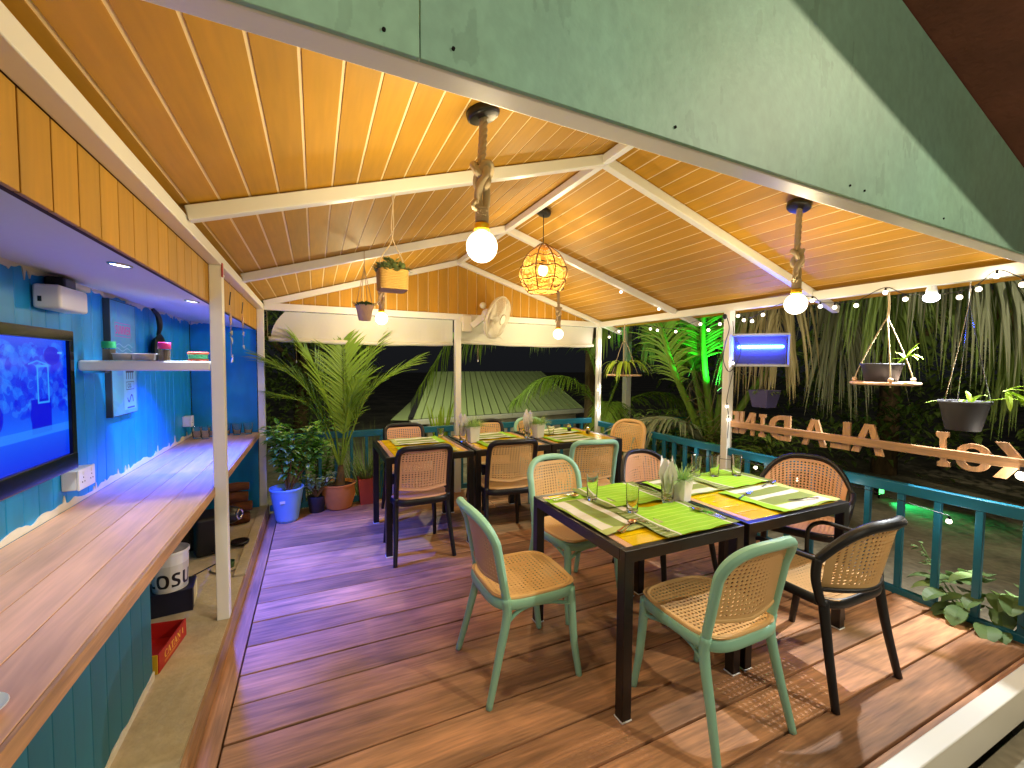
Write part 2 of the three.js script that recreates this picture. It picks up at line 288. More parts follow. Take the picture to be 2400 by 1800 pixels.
// ---------------------------------------------------------------- bar alcove
{
  const sh = new THREE.Shape(); sh.moveTo(-0.537, 1.857); sh.lineTo(-1.07, 1.915); sh.lineTo(-1.07, 1.945); sh.lineTo(-0.537, 1.887);
  const g = new THREE.ExtrudeGeometry(sh, { depth: 4.6, bevelEnabled: false }).translate(0, 0, -4.88); gridUV(g, 'z');
  structure(part('bar_soffit', g, M.soffit, scene), 'white plaster soffit over the bar with small downlights', 'soffit');
}
{
  const t = thing('blue_wall', 'blue painted board wall behind the bar counter', 'wall');
  const vari = [0, 1, 2].map(() => rbox(0.014, 1.86, 0.1045, 0, 0, 0, 0.004, 'y'));
  for (let i = 0; i < 43; i++) { const m = part('plank', vari[i % 3], M.blueWall[(i * 5) % 3], t); m.position.set(-1.057 + (i % 4 === 2 ? 0.001 : 0), 1.0, -0.36 - i * 0.1055); }
  part('backing', box(0.02, 1.86, 4.7, -1.075, 1.0, -2.5, 'z'), M.gap, t);
  part('end_panel', rbox(0.53, 1.86, 0.02, -0.785, 1.0, -4.875, 0.003, 'y'), M.blueWall[0], t);
  // ragged unpainted plaster left along the top and the bottom of the paint
  const ragged = (pts0, z0, z1, base, amp, up, seed) => {
    const g = RNG(seed), sh = new THREE.Shape(), n = Math.round((z0 - z1) / 0.012); sh.moveTo(0, base);
    for (let i = 0; i <= n; i++) { const s = N2(i / n, 0.3, 40, 1, 3), spike = g() < 0.06 ? g() * 0.05 : 0; sh.lineTo((i / n) * (z0 - z1), base + up * (amp * (0.25 + 1.2 * Math.max(0, s - 0.25)) + spike)); }
    sh.lineTo(z0 - z1, base); return new THREE.ExtrudeGeometry(sh, { depth: 0.004, bevelEnabled: false }).rotateY(Math.PI / 2).translate(-1.05, 0, z0);
  };
  part('unpainted_edge', [ragged(0, -0.3, -4.86, 1.925, 0.045, -1, 3), ragged(0, -0.3, -4.86, 0.85, 0.045, 1, 5)], M.plaster, t);
  const g2 = ragged(0, -0.3, -0.83, 1.925, 0.05, -1, 9).rotateY(-Math.PI / 2); g2.computeBoundingBox(); const b = g2.boundingBox; g2.translate(-1.04 - b.min.x, 0, -4.862 - b.min.z);
  part('unpainted_edge', g2, M.plaster, t);
}
{
  const t = thing('bar_counter', 'long pine bar counter with knotty boards and an orange front edge', 'counter');
  const w = 0.53 / 4;
  for (let i = 0; i < 4; i++) part('board', rbox(w - 0.0025, 0.04, 4.56, -1.045 + w * (i + 0.5), 0.83, -2.575, 0.002, 'z'), M.pine[i % 3], t);
  part('front_edge', rbox(0.012, 0.048, 4.56, -0.509, 0.826, -2.575, 0.002, 'z'), M.raw, t);
  for (const z of [-0.9, -1.6, -2.34, -4.8]) part('bearer', box(0.45, 0.05, 0.05, -0.8, 0.785, z), M.raw, t);
}
{
  const t = thing('counter_front', 'teal board panel closing the near end of the counter front, shade in its darker colour', 'panel'), vari = rbox(0.016, 0.7, 0.1105, 0, 0, 0, 0.003, 'y');
  for (let i = 0; i < 19; i++) { const m = part('plank', vari, M.shadedTeal[i % 3], t); m.position.set(-0.69, 0.455, -2.315 + i * 0.112); }
  part('backing', box(0.012, 0.7, 2.1, -0.704, 0.455, -1.3, 'z'), M.gap, t);
  const g = RNG(4), sh = new THREE.Shape(); sh.moveTo(0, 0.1); for (let i = 0; i <= 160; i++) sh.lineTo(i * 0.013, 0.112 + 0.03 * N(i / 160, 0.2, 30, 1, 3)); sh.lineTo(2.08, 0.1);
  part('unpainted_edge', new THREE.ExtrudeGeometry(sh, { depth: 0.006, bevelEnabled: false }).rotateY(-Math.PI / 2).translate(-0.675, 0, -2.37), M.plaster, t);
}
// front gable fascia and the roof above
{
  const t = thing('gable_fascia', 'pale green fascia sheets on the front gable above the white header', 'fascia'), roof = (x) => 2.815 - 0.325 * Math.abs(x - 1.55);
  const sheet = (a, b) => { const sh = new THREE.Shape(); const low = (x) => 2.093 - 0.015 * (x + 0.52); sh.moveTo(a, low(a)); sh.lineTo(b, low(b)); sh.lineTo(b, roof(b)); if (a < 1.55 && b > 1.55) sh.lineTo(1.55, roof(1.55)); sh.lineTo(a, roof(a)); return gridUV(new THREE.ExtrudeGeometry(sh, { depth: 0.012, bevelEnabled: true, bevelSize: 0.001, bevelThickness: 0.001, bevelSegments: 1 }).translate(0, 0, -0.806), 'x', rr(0, 2), rr(0, 2)); };
  part('sheet', sheet(-0.55, 0.177), M.fascia, t); part('sheet', sheet(0.181, 3.66), M.fascia, t);
  for (const [x, y] of [[0.116, 2.098], [0.241, 2.104], [0.793, 2.091], [1.523, 2.084], [1.603, 2.082], [2.127, 2.072]]) part('screw', new THREE.CylinderGeometry(0.0035, 0.0035, 0.004, 8).rotateX(Math.PI / 2).translate(x, y + 0.012, -0.792), M.gap, t);
  part('backing', rbox(4.2, 0.02, 0.012, 1.55, 2.135, -0.815, 0.002, 'x'), M.gap, t);
}
{
  const t = thing('roof_overhang', 'dark brown underside of the roof projecting over the front gable', 'roof'), a = Math.atan(0.325), L = 2.55;
  for (const s of [-1, 1]) { const m = part('soffit_sheet', rbox(L, 0.03, 0.48, 0, 0, 0, 0.003, 'x'), M.brown[s > 0 ? 0 : 1], t); m.position.set(1.55 + s * L / 2 * Math.cos(a), 2.835 - L / 2 * Math.sin(a) + 0.002, -0.585); m.rotation.z = -s * a; }
  for (const s of [-1, 1]) { const m = part('roof_sheet', box(L, 0.02, 4.4, 0, 0, 0, 'x'), M.brown[1], t); m.position.set(1.55 + s * L / 2 * Math.cos(a), 2.88 - L / 2 * Math.sin(a), -2.75); m.rotation.z = -s * a; }
}

// ---------------------------------------------------------------- lamps
function ropePendant(label, x, z, yMount, yBulb, cd, seed, canopyMat) {
  const t = thing('rope_pendant_lamp', label, 'pendant lamp', [x, 0, z], 0, 'rope pendant lamps under the ceiling boards'), g = RNG(seed);
  const slope = (x > 1.55 ? -1 : 1) * SL;
  part('canopy', lathe([[0, 0.012], [0.05, 0.012], [0.062, 0.004], [0.062, -0.018], [0.054, -0.026], [0, -0.026]], 28).rotateZ(Math.atan(slope)).translate(0, yMount - 0.014, 0), canopyMat, t);
  const yk = yBulb + 0.30, strands = [];
  for (let s = 0; s < 3; s++) { const pts = []; for (let i = 0; i <= 40; i++) { const q = i / 40, y = yMount - 0.03 + (yk - yMount + 0.03) * q, a = q * 16 + s * 2.094; pts.push(V(Math.cos(a) * 0.0065 + 0.004 * Math.sin(q * 3 + seed), y, Math.sin(a) * 0.0072)); } strands.push(tube(pts, 0.0100, 60, 7)); }
  part('rope', strands, M.rope, t);
  const knot = [], kc = yk - 0.035;
  for (let s = 0; s < 3; s++) { const pts = []; for (let i = 0; i < 44; i++) { const a = (i / 44) * Math.PI * 2, w = 0.021 + 0.006 * s; pts.push(V((Math.sin(a) + 2 * Math.sin(2 * a)) * w * 0.42, kc + (Math.cos(a) - 2 * Math.cos(2 * a)) * w * 0.55, -Math.sin(3 * a) * w * 0.55)); } knot.push(tube(pts, 0.0118, 88, 8, 1, true)); }
  knot.push(tube([V(0.0, yk + 0.01, 0), V(0.012, kc, 0.016), V(-0.010, kc - 0.04, 0.014), V(-0.017, kc - 0.085, 0.004), V(-0.006, yBulb + 0.125, 0)], 0.015, 24, 8));
  knot.push(tube([V(0.012, kc - 0.02, -0.008), V(0.019, kc - 0.06, -0.004), V(0.017, kc - 0.10, 0), V(0.006, yBulb + 0.12, 0)], 0.015, 24, 8));
  knot.push(tube([V(-0.016, yBulb + 0.165, 0.004), V(-0.03, yBulb + 0.16, 0.008), V(-0.036, yBulb + 0.14, 0.006), V(-0.022, yBulb + 0.13, 0.004)], 0.009, 14, 7));
  part('knot', knot, M.rope, t);
  const sl = []; for (let i = 0; i < 6; i++) sl.push(new THREE.TorusGeometry(0.019, 0.0075, 6, 16).rotateX(Math.PI / 2).translate(0, yBulb + 0.135 - i * 0.0085, 0)); sl.push(new THREE.CylinderGeometry(0.02, 0.022, 0.06, 16).translate(0, yBulb + 0.11, 0));
  part('socket', sl, M.rope, t);
  part('cap', lathe([[0, 0.085], [0.026, 0.085], [0.03, 0.079], [0.028, 0.070], [0.03, 0.062], [0.024, 0.058], [0, 0.058]], 20).translate(0, yBulb, 0), M.gold, t);
  const b = []; for (let i = 0; i <= 18; i++) { const a = Math.PI * (i / 18) * 0.92; b.push([Math.max(0.0001, Math.sin(a) * 0.058), -Math.cos(a) * 0.058]); } b.push([0.018, 0.062]);
  part('bulb', lathe(b, 28).translate(0, yBulb, 0), M.bulb, t);
  pointLight(t, WARM, cd, V(0, yBulb, 0), 0.05);
}
ropePendant('knotted rope lamp with a lit globe bulb, nearest the left half of the green fascia', 0.570, -1.51, 2.474, 1.968, POW.frontBulb, 1, M.black);
ropePendant('knotted rope lamp with a lit globe bulb, nearest the blue insect lamp', 2.500, -1.552, 2.462, 1.888, POW.frontBulb, 2, M.black);
ropePendant('knotted rope lamp with a lit globe bulb behind the two hanging planters', 0.585, -4.25, 2.45, 1.962, POW.backBulb, 3, M.black);
ropePendant('knotted rope lamp with a lit globe bulb right of the wall fan', 2.545, -4.25, 2.44, 1.885, POW.backBulb, 4, M.black);
{ // woven basket lamp on the ridge side
  const t = thing('basket_pendant_lamp', 'egg shaped woven wicker pendant lamp with a lit bulb inside', 'pendant lamp', [1.622, 0, -2.95]), P = [[0.118, 2.10], [0.165, 2.17], [0.188, 2.245], [0.172, 2.31], [0.125, 2.385], [0.06, 2.44], [0.028, 2.465]];
  part('canopy', lathe([[0, 0.02], [0.045, 0.02], [0.058, 0.012], [0.058, -0.012], [0.05, -0.02], [0, -0.02]], 28).rotateZ(-0.3).translate(0, 2.712, 0), M.black, t);
  part('cord', rod(V(0, 2.70, 0), V(0, 2.33, 0), 0.0035), M.black, t);
  const prof = new THREE.CatmullRomCurve3(P.map((p) => V(p[0], p[1], 0))), rAt = (q) => prof.getPointAt(q);
  const ribs = [], n = 8;
  for (let k = 0; k < n; k++) { const a = (k / n) * Math.PI * 2; ribs.push(tube(P.map((p) => V(Math.cos(a) * p[0], p[1], Math.sin(a) * p[0])), 0.005, 20, 6)); }
  for (const q of [0, 0.24, 0.45, 0.66, 0.99]) { const p = rAt(q), pts = []; for (let k = 0; k < 32; k++) { const a = (k / 32) * Math.PI * 2, w = q > 0.1 && q < 0.9 ? 0.016 * (1 - 2 * Math.abs((k % 4) / 4 - 0.5)) : 0; pts.push(V(Math.cos(a) * p.x, p.y - w, Math.sin(a) * p.x)); } ribs.push(tube(pts, 0.0046, 64, 6, 1, true)); }
  part('rib', ribs, std({ color: S('#6a4a22'), roughness: 0.9 }), t);
  const weave = [];
  for (let i = 1; i < 44; i++) { if (i % 10 === 0) continue; const q = i / 44, p = rAt(q), mb = new MB(), hgt = 0.0026;
    for (let k = 0; k < 32; k++) { const f = (k2) => { const a = (k2 / 32) * Math.PI * 2, w = 0.016 * (1 - 2 * Math.abs(((k2 % 4) + 4) % 4 / 4 - 0.5)), R = p.x * (1 - 0.012 * (k2 % 4 === 2)); return V(Math.cos(a) * R, p.y - w, Math.sin(a) * R); }; if ((i * 5 + Math.floor(k / 4) * 3) % 11 === 0) continue; const a = f(k), b = f(k + 1); mb.quad(a.clone().setY(a.y - hgt), b.clone().setY(b.y - hgt), b.clone().setY(b.y + hgt), a.clone().setY(a.y + hgt)); }
    weave.push(mb.geo()); }
  part('woven_shade', weave, new THREE.MeshPhysicalMaterial({ color: S('#b98636'), roughness: 0.9, transmission: 0.12, thickness: 0, side: THREE.DoubleSide }), t);
  part('socket', new THREE.CylinderGeometry(0.018, 0.022, 0.06, 14).translate(0, 2.34, 0), M.black, t);
  part('bulb', new THREE.SphereGeometry(0.038, 20, 14).scale(1, 1.25, 1).translate(0, 2.268, 0), M.bulb, t);
  pointLight(t, WARM, POW.basketBulb, V(0, 2.268, 0), 0.03);
}
for (const [i, z] of [-1.90, -2.842, -3.52].entries()) {
  const t = thing('downlight', ['small recessed downlight in the bar soffit, nearest the television', 'small recessed downlight in the bar soffit just in front of the first post', 'small recessed downlight in the bar soffit beyond the first post, by the shell strings'][i], 'downlight', [-0.60, 1.8625, z], 0, 'downlights in the bar soffit');
  part('ring', new THREE.TorusGeometry(0.030, 0.005, 8, 28).rotateX(Math.PI / 2), M.chrome, t).rotation.z = -0.11;
  part('lamp_disc', new THREE.CylinderGeometry(0.026, 0.026, 0.004, 24).translate(0, -0.001, 0), M.spot, t).rotation.z = -0.11;
  const s = new THREE.SpotLight(i < 2 ? new THREE.Color(0.72, 0.82, 1) : new THREE.Color(0.02, 0.075, 1), POW.downlight[i]); s.name = 'lamp_light'; s.position.set(0, -0.012, 0); s.angle = i === 2 ? 0.84 : 0.9; s.penumbra = 0.6; s.castShadow = true; s.shadow.radius = 1.2; s.target.position.set(i === 2 ? 0.08 : -0.5, -1.8, 0); t.add(s); t.add(s.target); s.target.name = 'aim';
}
{ // bright white lamp under the right eave
  const t = thing('led_lamp', 'glaring cool white lamp hung under the right eave beam above the hanging pots', 'lamp', [3.585, 1.995, -1.375]);
  part('housing', lathe([[0, 0.055], [0.022, 0.055], [0.028, 0.03], [0.03, 0.0], [0, 0.0]], 20), M.plastic, t);
  part('bulb', new THREE.SphereGeometry(0.042, 20, 14).scale(1, 0.75, 1).translate(0, -0.016, 0), M.white_led, t);
  const s = new THREE.SpotLight(COOL, POW.led); s.name = 'lamp_light'; s.position.set(0, -0.05, 0); s.target.position.set(-0.7, -2, 0.05); s.target.name = 'aim'; s.angle = 1.16; s.penumbra = 0.3; s.castShadow = true; s.shadow.radius = 0.9; t.add(s, s.target);
}
{ // insect lamp
  const t = thing('insect_lamp', 'white framed insect killer lamp with a glowing blue tube beside the right post', 'insect lamp', [3.705, 1.68, -2.605], 0.7);
  const W = 0.455, H = 0.28;
  part('frame', [rbox(0.09, 0.022, W, 0, H / 2, 0, 0.004), rbox(0.09, 0.022, W, 0, -H / 2, 0, 0.004), rbox(0.07, H - 0.02, 0.008, 0.006, 0, W / 2 - 0.004, 0.003), rbox(0.012, H, 0.012, 0.038, 0, -W / 2 + 0.006, 0.003)], std({ color: S('#a9abb4'), roughness: 0.4 }), t);
  part('back_plate', box(0.01, H - 0.03, W - 0.04, 0.04, 0, 0), std({ color: S('#20233a'), roughness: 0.4 }), t);
  for (let i = 0; i < 7; i++) part('grille_wire', rod(V(-0.036, -0.115 + i * 0.0115, -W / 2 + 0.02), V(-0.036, -0.115 + i * 0.0115, W / 2 - 0.02), 0.0016, 5), M.greyPot, t);
  part('light_tube', new THREE.CapsuleGeometry(0.0135, W - 0.11, 6, 16).rotateX(Math.PI / 2).translate(-0.012, 0.03, 0), M.tube, t);
  part('cable', tube([V(-0.03, 0.1, -0.20), V(-0.07, 0.02, -0.16), V(-0.06, -0.12, -0.19), V(-0.06, -0.2, -0.25), V(-0.07, -0.1, -0.30), V(-0.07, 0.06, -0.29), V(-0.07, 0.2, -0.26), V(-0.07, 0.3, -0.28)], 0.004, 60, 6), M.black, t);
  part('plug', new THREE.SphereGeometry(0.026, 14, 10).scale(1, 1, 0.8).translate(-0.07, 0.31, -0.30), M.black, t);
  const a = new THREE.RectAreaLight(BLUE, POW.tube, 0.36, 0.03); a.name = 'lamp_light'; a.position.set(-0.03, 0.03, 0); a.rotation.y = Math.PI / 2; t.add(a);
  const b = new THREE.RectAreaLight(BLUE, 700, 0.36, 0.025); b.name = 'lamp_light'; b.position.set(0.003, 0.03, 0); b.rotation.y = -Math.PI / 2; t.add(b);
}
// strings of small white bulbs: one thing per string, every bulb a part
function stringLights(label, pts, cablePts, cd, every = 1) {
  const t = thing('string_lights', label, 'string lights', [0, 0, 0], 0, 'strings of small white bulbs');
  part('cable', tube(cablePts, 0.0028, cablePts.length * 8, 5), M.black, t);
  pts.forEach(([x, y, z], i) => { part('bulb_socket', new THREE.CylinderGeometry(0.006, 0.007, 0.018, 8).translate(x, y + 0.022, z), M.black, t); part('bulb', new THREE.SphereGeometry(0.0148, 12, 8).translate(x, y, z), M.fairy, t); if (i % every === 0) pointLight(t, new THREE.Color(1, 0.9, 0.76), cd * every, V(x, y, z), 0.015); });
}
{
  const A = [[3.535, 1.905, -4.60], [3.50, 1.962, -4.36], [3.50, 1.952, -3.80], [3.51, 1.93, -3.70], [3.51, 1.897, -3.43], [3.51, 1.95, -3.11], [3.52, 1.885, -3.02], [3.52, 1.933, -2.89]];
  stringLights('string of bulbs along the right eave beam between the corner post and the second post', A, [[3.54, 2.02, -4.8], ...A].map(([x, y, z]) => V(x, y + 0.034, z)), POW.string * 1.5, 2);
  const B = [[3.52, 1.991, -2.70], [3.52, 1.947, -2.64], [3.52, 1.931, -2.56], [3.52, 1.977, -2.46], [3.52, 2.045, -2.06], [3.52, 1.993, -2.00], [3.52, 1.974, -1.90], [3.52, 1.971, -1.76], [3.52, 2.037, -1.59], [3.52, 1.978, -1.48], [3.52, 1.954, -1.22], [3.52, 1.989, -1.14], [3.52, 2.052, -1.07], [3.52, 1.988, -0.97]];
  stringLights('string of bulbs along the right eave beam above the hanging orchid pots', B, B.map(([x, y, z]) => V(x, y + 0.034, z)), POW.string, 3);
  const C = [[3.55, 1.80, -4.82], [3.535, 1.57, -4.82], [3.55, 1.2, -4.83], [3.545, 0.915, -4.82]];
  stringLights('string of bulbs running down the far right corner post', C, C.map(([x, y, z], i) => V(x + (i % 2 ? 0.01 : -0.005), y + 0.034, z)), POW.string * 8, 1);
  const D = [[3.49, 0.615, -3.13], [3.49, 0.647, -2.46], [3.49, 0.63, -2.11], [3.47, 0.655, -1.76], [3.48, 0.60, -1.2]];
  stringLights('string of bulbs tied along the inside of the right railing behind the dining chairs', D, [[3.5, 0.75, -3.6], ...D].map(([x, y, z], i) => V(x, y + 0.034, z)), POW.string * 1.6, 1);
  const E = [[3.535, 1.15, -2.80], [3.53, 1.03, -2.775], [3.545, 1.56, -2.76]];
  stringLights('string of bulbs wound round the second right post below the insect lamp', E, [V(3.53, 1.95, -2.76), V(3.56, 1.6, -2.75), V(3.53, 1.19, -2.80), V(3.53, 1.07, -2.775), V(3.53, 0.85, -2.78)], POW.string, 1);
  solo('rafter_bulb', [new THREE.SphereGeometry(0.014, 12, 8).translate(2.79, 2.265, -3.455)], M.fairy, 'tiny lit bulb on the second rafter, the upper one', 'bulb', 'bulbs on the rafter');
  solo('rafter_bulb', [new THREE.SphereGeometry(0.014, 12, 8).translate(3.29, 2.125, -3.455)], M.fairy, 'tiny lit bulb on the second rafter, the lower one near the eave', 'bulb', 'bulbs on the rafter');
  const t = thing('sign_bulb', 'glaring bare bulb at the right end of the wooden sign bar', 'bulb', [3.58, 0.93, -0.945]); part('bulb', new THREE.SphereGeometry(0.026, 14, 10), M.fairy, t); part('bulb_socket', new THREE.CylinderGeometry(0.01, 0.012, 0.03, 10).translate(0, 0.035, 0), M.black, t); pointLight(t, new THREE.Color(1, 0.9, 0.76), 0.3, V(0, 0, 0), 0.02);
}
{ // the lamp on the building behind the viewer that lights the front gable
  const t = thing('mast_lamp', 'white globe lamp on a tall pole in front of the pavilion', 'lamp', [4.05, 0, 1.93]);
  part('pole', new THREE.CylinderGeometry(0.03, 0.04, 4.4, 12).translate(0, 1.75, 0.16), M.white, t); part('arm', rod(V(0, 3.9, 0.16), V(0, 4.06, 0), 0.015, 8), M.white, t);
  part('bulb', new THREE.SphereGeometry(0.07, 16, 12).translate(0, 4.0, 0), glow(new THREE.Color(1, 0.93, 0.8), 6), t); pointLight(t, new THREE.Color(1, 0.88, 0.62), POW.mast, V(0, 4.0, 0), 0.06);
}

{ // added fill lamp, unseen behind the viewer, lifts the shaded front gable
  const t = thing('front_fill_lamp', 'added globe fill lamp on a stand, unseen on the lower floor behind the viewer', 'lamp', [-0.2, -0.11, 2.5]);
  part('stand', new THREE.CylinderGeometry(0.02, 0.03, 2.55, 12).translate(0, 1.275, 0), M.white, t); part('foot', new THREE.CylinderGeometry(0.16, 0.17, 0.02, 24).translate(0, 0.01, 0), M.white, t);
  part('bulb', new THREE.SphereGeometry(0.09, 20, 14).translate(0, 2.64, 0), glow(new THREE.Color(1, 0.92, 0.72), 5), t); pointLight(t, new THREE.Color(1, 0.88, 0.64), POW.veranda, V(0, 2.64, 0), 0.09);
}

// ---------------------------------------------------------------- bar alcove objects
function canvasTex(w, h, draw) { const c = document.createElement('canvas'); c.width = w; c.height = h; draw(c.getContext('2d'), w, h); const t = new THREE.CanvasTexture(c); t.colorSpace = THREE.SRGBColorSpace; return t; }
{
  const t = thing('television', 'wall television with a glossy black frame showing a blue picture', 'television', [-0.99, 1.36, -2.01]), W = 1.06, H = 0.61;
  part('case', rbox(0.05, H, W, -0.02, 0, 0, 0.012), M.blackPl, t);
  part('bezel', [rbox(0.018, 0.045, W, 0.012, H / 2 - 0.0225, 0, 0.004), rbox(0.022, 0.075, W, 0.012, -H / 2 + 0.0375, 0, 0.008), rbox(0.018, H, 0.036, 0.0115, 0, W / 2 - 0.018, 0.004), rbox(0.018, H, 0.036, 0.0115, 0, -W / 2 + 0.018, 0.004)], std({ color: S('#0a0a12'), roughness: 0.12 }), t);
  const pic = canvasTex(512, 288, (c, w, h) => {
    const g = c.createLinearGradient(0, 0, 0, h); g.addColorStop(0, '#0a4cf0'); g.addColorStop(0.5, '#0b3ff0'); g.addColorStop(0.7, '#1060ff'); g.addColorStop(1, '#0a30e8'); c.fillStyle = g; c.fillRect(0, 0, w, h);
    const q = RNG(5); for (let i = 0; i < 420; i++) { const y = 20 + q() * 150, x = q() * w; c.fillStyle = ['rgba(30,120,255,.5)', 'rgba(5,10,220,.5)', 'rgba(60,150,255,.35)', 'rgba(0,40,235,.6)'][Math.floor(q() * 4)]; c.beginPath(); c.ellipse(x, y, 4 + q() * 18, 3 + q() * 12, q() * 3, 0, 7); c.fill(); }
    c.fillStyle = '#0206d8'; c.beginPath(); c.ellipse(405, 175, 34, 34, 0, 0, 7); c.fill(); c.fillRect(375, 140, 70, 78); c.beginPath(); c.ellipse(455, 40, 30, 22, 0, 0, 7); c.fill(); c.beginPath(); c.ellipse(250, 170, 40, 40, 0, 0, 7); c.fill();
    c.strokeStyle = '#2f9bff'; c.lineWidth = 5; c.strokeRect(400, 64, 38, 84); c.lineWidth = 3; c.beginPath(); c.moveTo(370, 60); c.lineTo(400, 52); c.lineTo(438, 62); c.stroke();
    c.fillStyle = 'rgba(40,130,255,.85)'; c.fillRect(0, 205, w, 20); c.fillStyle = 'rgba(90,180,255,.9)'; c.fillRect(476, 30, 18, 5);
  });
  const m = new THREE.MeshStandardMaterial({ color: 0x000000, roughness: 0.2, emissive: 0xffffff, emissiveMap: pic, emissiveIntensity: 1.0 });
  const s = part('screen', new THREE.PlaneGeometry(W - 0.07, H - 0.115), m, t); s.rotation.y = Math.PI / 2; s.position.set(0.0065, 0.015, 0);
  const a = new THREE.RectAreaLight(new THREE.Color(0.03, 0.22, 1), POW.tv, W - 0.08, H - 0.12); a.name = 'lamp_light'; a.position.set(0.03, 0.015, 0); a.rotation.y = -Math.PI / 2; t.add(a);
}
{
  const t = thing('wall_box', 'glossy white plastic box on the blue wall above the television', 'box', [-1.0, 1.80, -2.53]);
  part('cover', rbox(0.09, 0.10, 0.24, 0, 0, 0, 0.012), M.plastic, t); part('sensor', rbox(0.012, 0.022, 0.004, -0.02, -0.012, 0.1205, 0.001), M.black, t);
  part('bracket', rbox(0.07, 0.05, 0.10, -0.01, 0.072, -0.02, 0.01), M.black, t); part('top_cover', rbox(0.07, 0.026, 0.20, -0.015, 0.075, -0.12, 0.006), M.plaster, t);
}
function socket(label, y, z, w) {
  const t = thing('wall_socket', label, 'socket', [-1.05, y, z], 0, 'white sockets on the blue wall');
  part('back_box', rbox(0.055, 0.09, w, 0.0275, 0, 0, 0.006), M.plastic, t); part('face_plate', rbox(0.01, 0.095, w + 0.004, 0.06, 0, 0, 0.004), M.plastic, t);
  for (const s of w > 0.12 ? [-0.04, 0.04] : [0]) { for (const [a, b] of [[-0.011, -0.012], [0.011, -0.012], [0, 0.008]]) part('socket_hole', rbox(0.002, 0.006, 0.004, 0.0655, b, s + a, 0.0008), M.gap, t); part('switch', rbox(0.004, 0.016, 0.012, 0.066, 0.028, s, 0.002), M.white, t); }
}
socket('white double socket low on the wall under the corner of the television', 0.985, -2.66, 0.155);
socket('small white socket on the wall above the row of tumblers', 1.015, -4.58, 0.085);
{
  const t = thing('wall_canvas', 'tall blue canvas picture with a pink word, hanging behind the shelf', 'picture', [-1.035, 1.55, -3.25]);
  const pic = canvasTex(320, 600, (c, w, h) => {
    c.fillStyle = '#5aa6c8'; c.fillRect(0, 0, w, h); const q = RNG(9);
    for (let i = 0; i < 90; i++) { c.fillStyle = `rgba(${40 + q() * 60},${120 + q() * 80},${170 + q() * 60},.25)`; c.beginPath(); c.ellipse(q() * w, q() * h, 10 + q() * 40, 6 + q() * 20, q() * 3, 0, 7); c.fill(); }
    c.fillStyle = '#d63a9a'; c.font = 'bold 52px sans-serif'; c.save(); c.translate(58, 170); c.scale(0.86, 1.25); c.fillText('SUMMER', 0, 0); c.restore(); c.strokeStyle = '#b45ac0'; c.lineWidth = 4; c.strokeRect(50, 112, 200, 70);
    c.strokeStyle = '#8ccbe6'; c.lineWidth = 5; for (let k = 0; k < 5; k++) { c.beginPath(); for (let x = 40; x < 280; x += 8) c.lineTo(x, 230 + k * 22 + Math.sin(x * 0.05 + k) * 8); c.stroke(); }
    c.fillStyle = '#79bfdc'; c.fillRect(140, 350, 160, 230); c.fillStyle = '#16324e'; c.fillRect(170, 365, 110, 12); for (let k = 0; k < 4; k++) c.fillRect(175 + k * 28, 377, 8, 36); c.font = 'bold 34px sans-serif'; c.strokeStyle = '#16324e'; c.lineWidth = 3; c.strokeRect(172, 428, 106, 42); c.fillText('CO.', 188, 461);
    c.lineWidth = 9; c.beginPath(); c.moveTo(185, 515); c.quadraticCurveTo(200, 560, 225, 515); c.quadraticCurveTo(250, 480, 262, 540); c.stroke(); c.fillRect(180, 566, 100, 8);
  });
  part('frame', rbox(0.03, 0.66, 0.37, 0, 0, 0, 0.003), std({ color: S('#2b3a46'), roughness: 0.8 }), t);
  const s = part('print', new THREE.PlaneGeometry(0.355, 0.65), std({ map: pic, roughness: 0.7 }), t); s.rotation.y = Math.PI / 2; s.position.set(0.0155, 0, 0);
}
{
  const t = thing('hanging_pan', 'black long handled pan hung on the blue wall beyond the shelf', 'pan', [-1.03, 1.61, -3.82]);
  part('pan', lathe([[0, 0], [0.09, 0], [0.12, 0.03], [0.125, 0.032], [0.12, 0.036], [0.088, 0.006], [0, 0.006]], 28).rotateZ(-Math.PI / 2), M.blackPl, t);
  part('handle', tube([V(0.02, 0.11, 0), V(0.035, 0.17, 0.01), V(0.03, 0.25, 0.03), V(0.01, 0.29, 0.06)], (q) => 0.010 + 0.008 * Math.sin(q * 3), 20, 8), M.black, t);
}
{
  const t = thing('wall_shelf', 'narrow white shelf board between the first post and the blue wall', 'shelf');
  part('board', rbox(0.54, 0.052, 0.2, -0.78, 1.512, -2.87, 0.012), M.white, t);
  part('bracket', rbox(0.09, 0.012, 0.05, -0.99, 1.481, -2.80, 0.003), M.chrome, t);
}
function jar(label, x, lidHex, z, fill) {
  const t = thing('lidded_jar', label, 'jar', [x, 1.538, z], 0, 'toothpick jars on the white shelf');
  part('body', new THREE.CylinderGeometry(0.025, 0.025, 0.062, 24).translate(0, 0.031, 0), M.glass, t); part('lid', lathe([[0, 0.096], [0.026, 0.096], [0.028, 0.092], [0.028, 0.062], [0, 0.062]], 24), std({ color: S(lidHex), roughness: 0.4 }), t);
  const q = RNG(fill), l = []; for (let i = 0; i < 60; i++) { const a = q() * 6.28, r = Math.sqrt(q()) * 0.020; l.push(new THREE.CylinderGeometry(0.0011, 0.0011, 0.055, 4).translate(Math.cos(a) * r, 0.029, Math.sin(a) * r)); } tag(part('toothpicks', l, M.twine, t), null, null, null, 'stuff');
}
jar('jar of toothpicks with a green lid at the wall end of the shelf', -0.945, '#1fae6a', -2.82, 3);
jar('jar of toothpicks with a bright pink lid near the middle of the shelf', -0.715, '#e0348a', -2.80, 4);
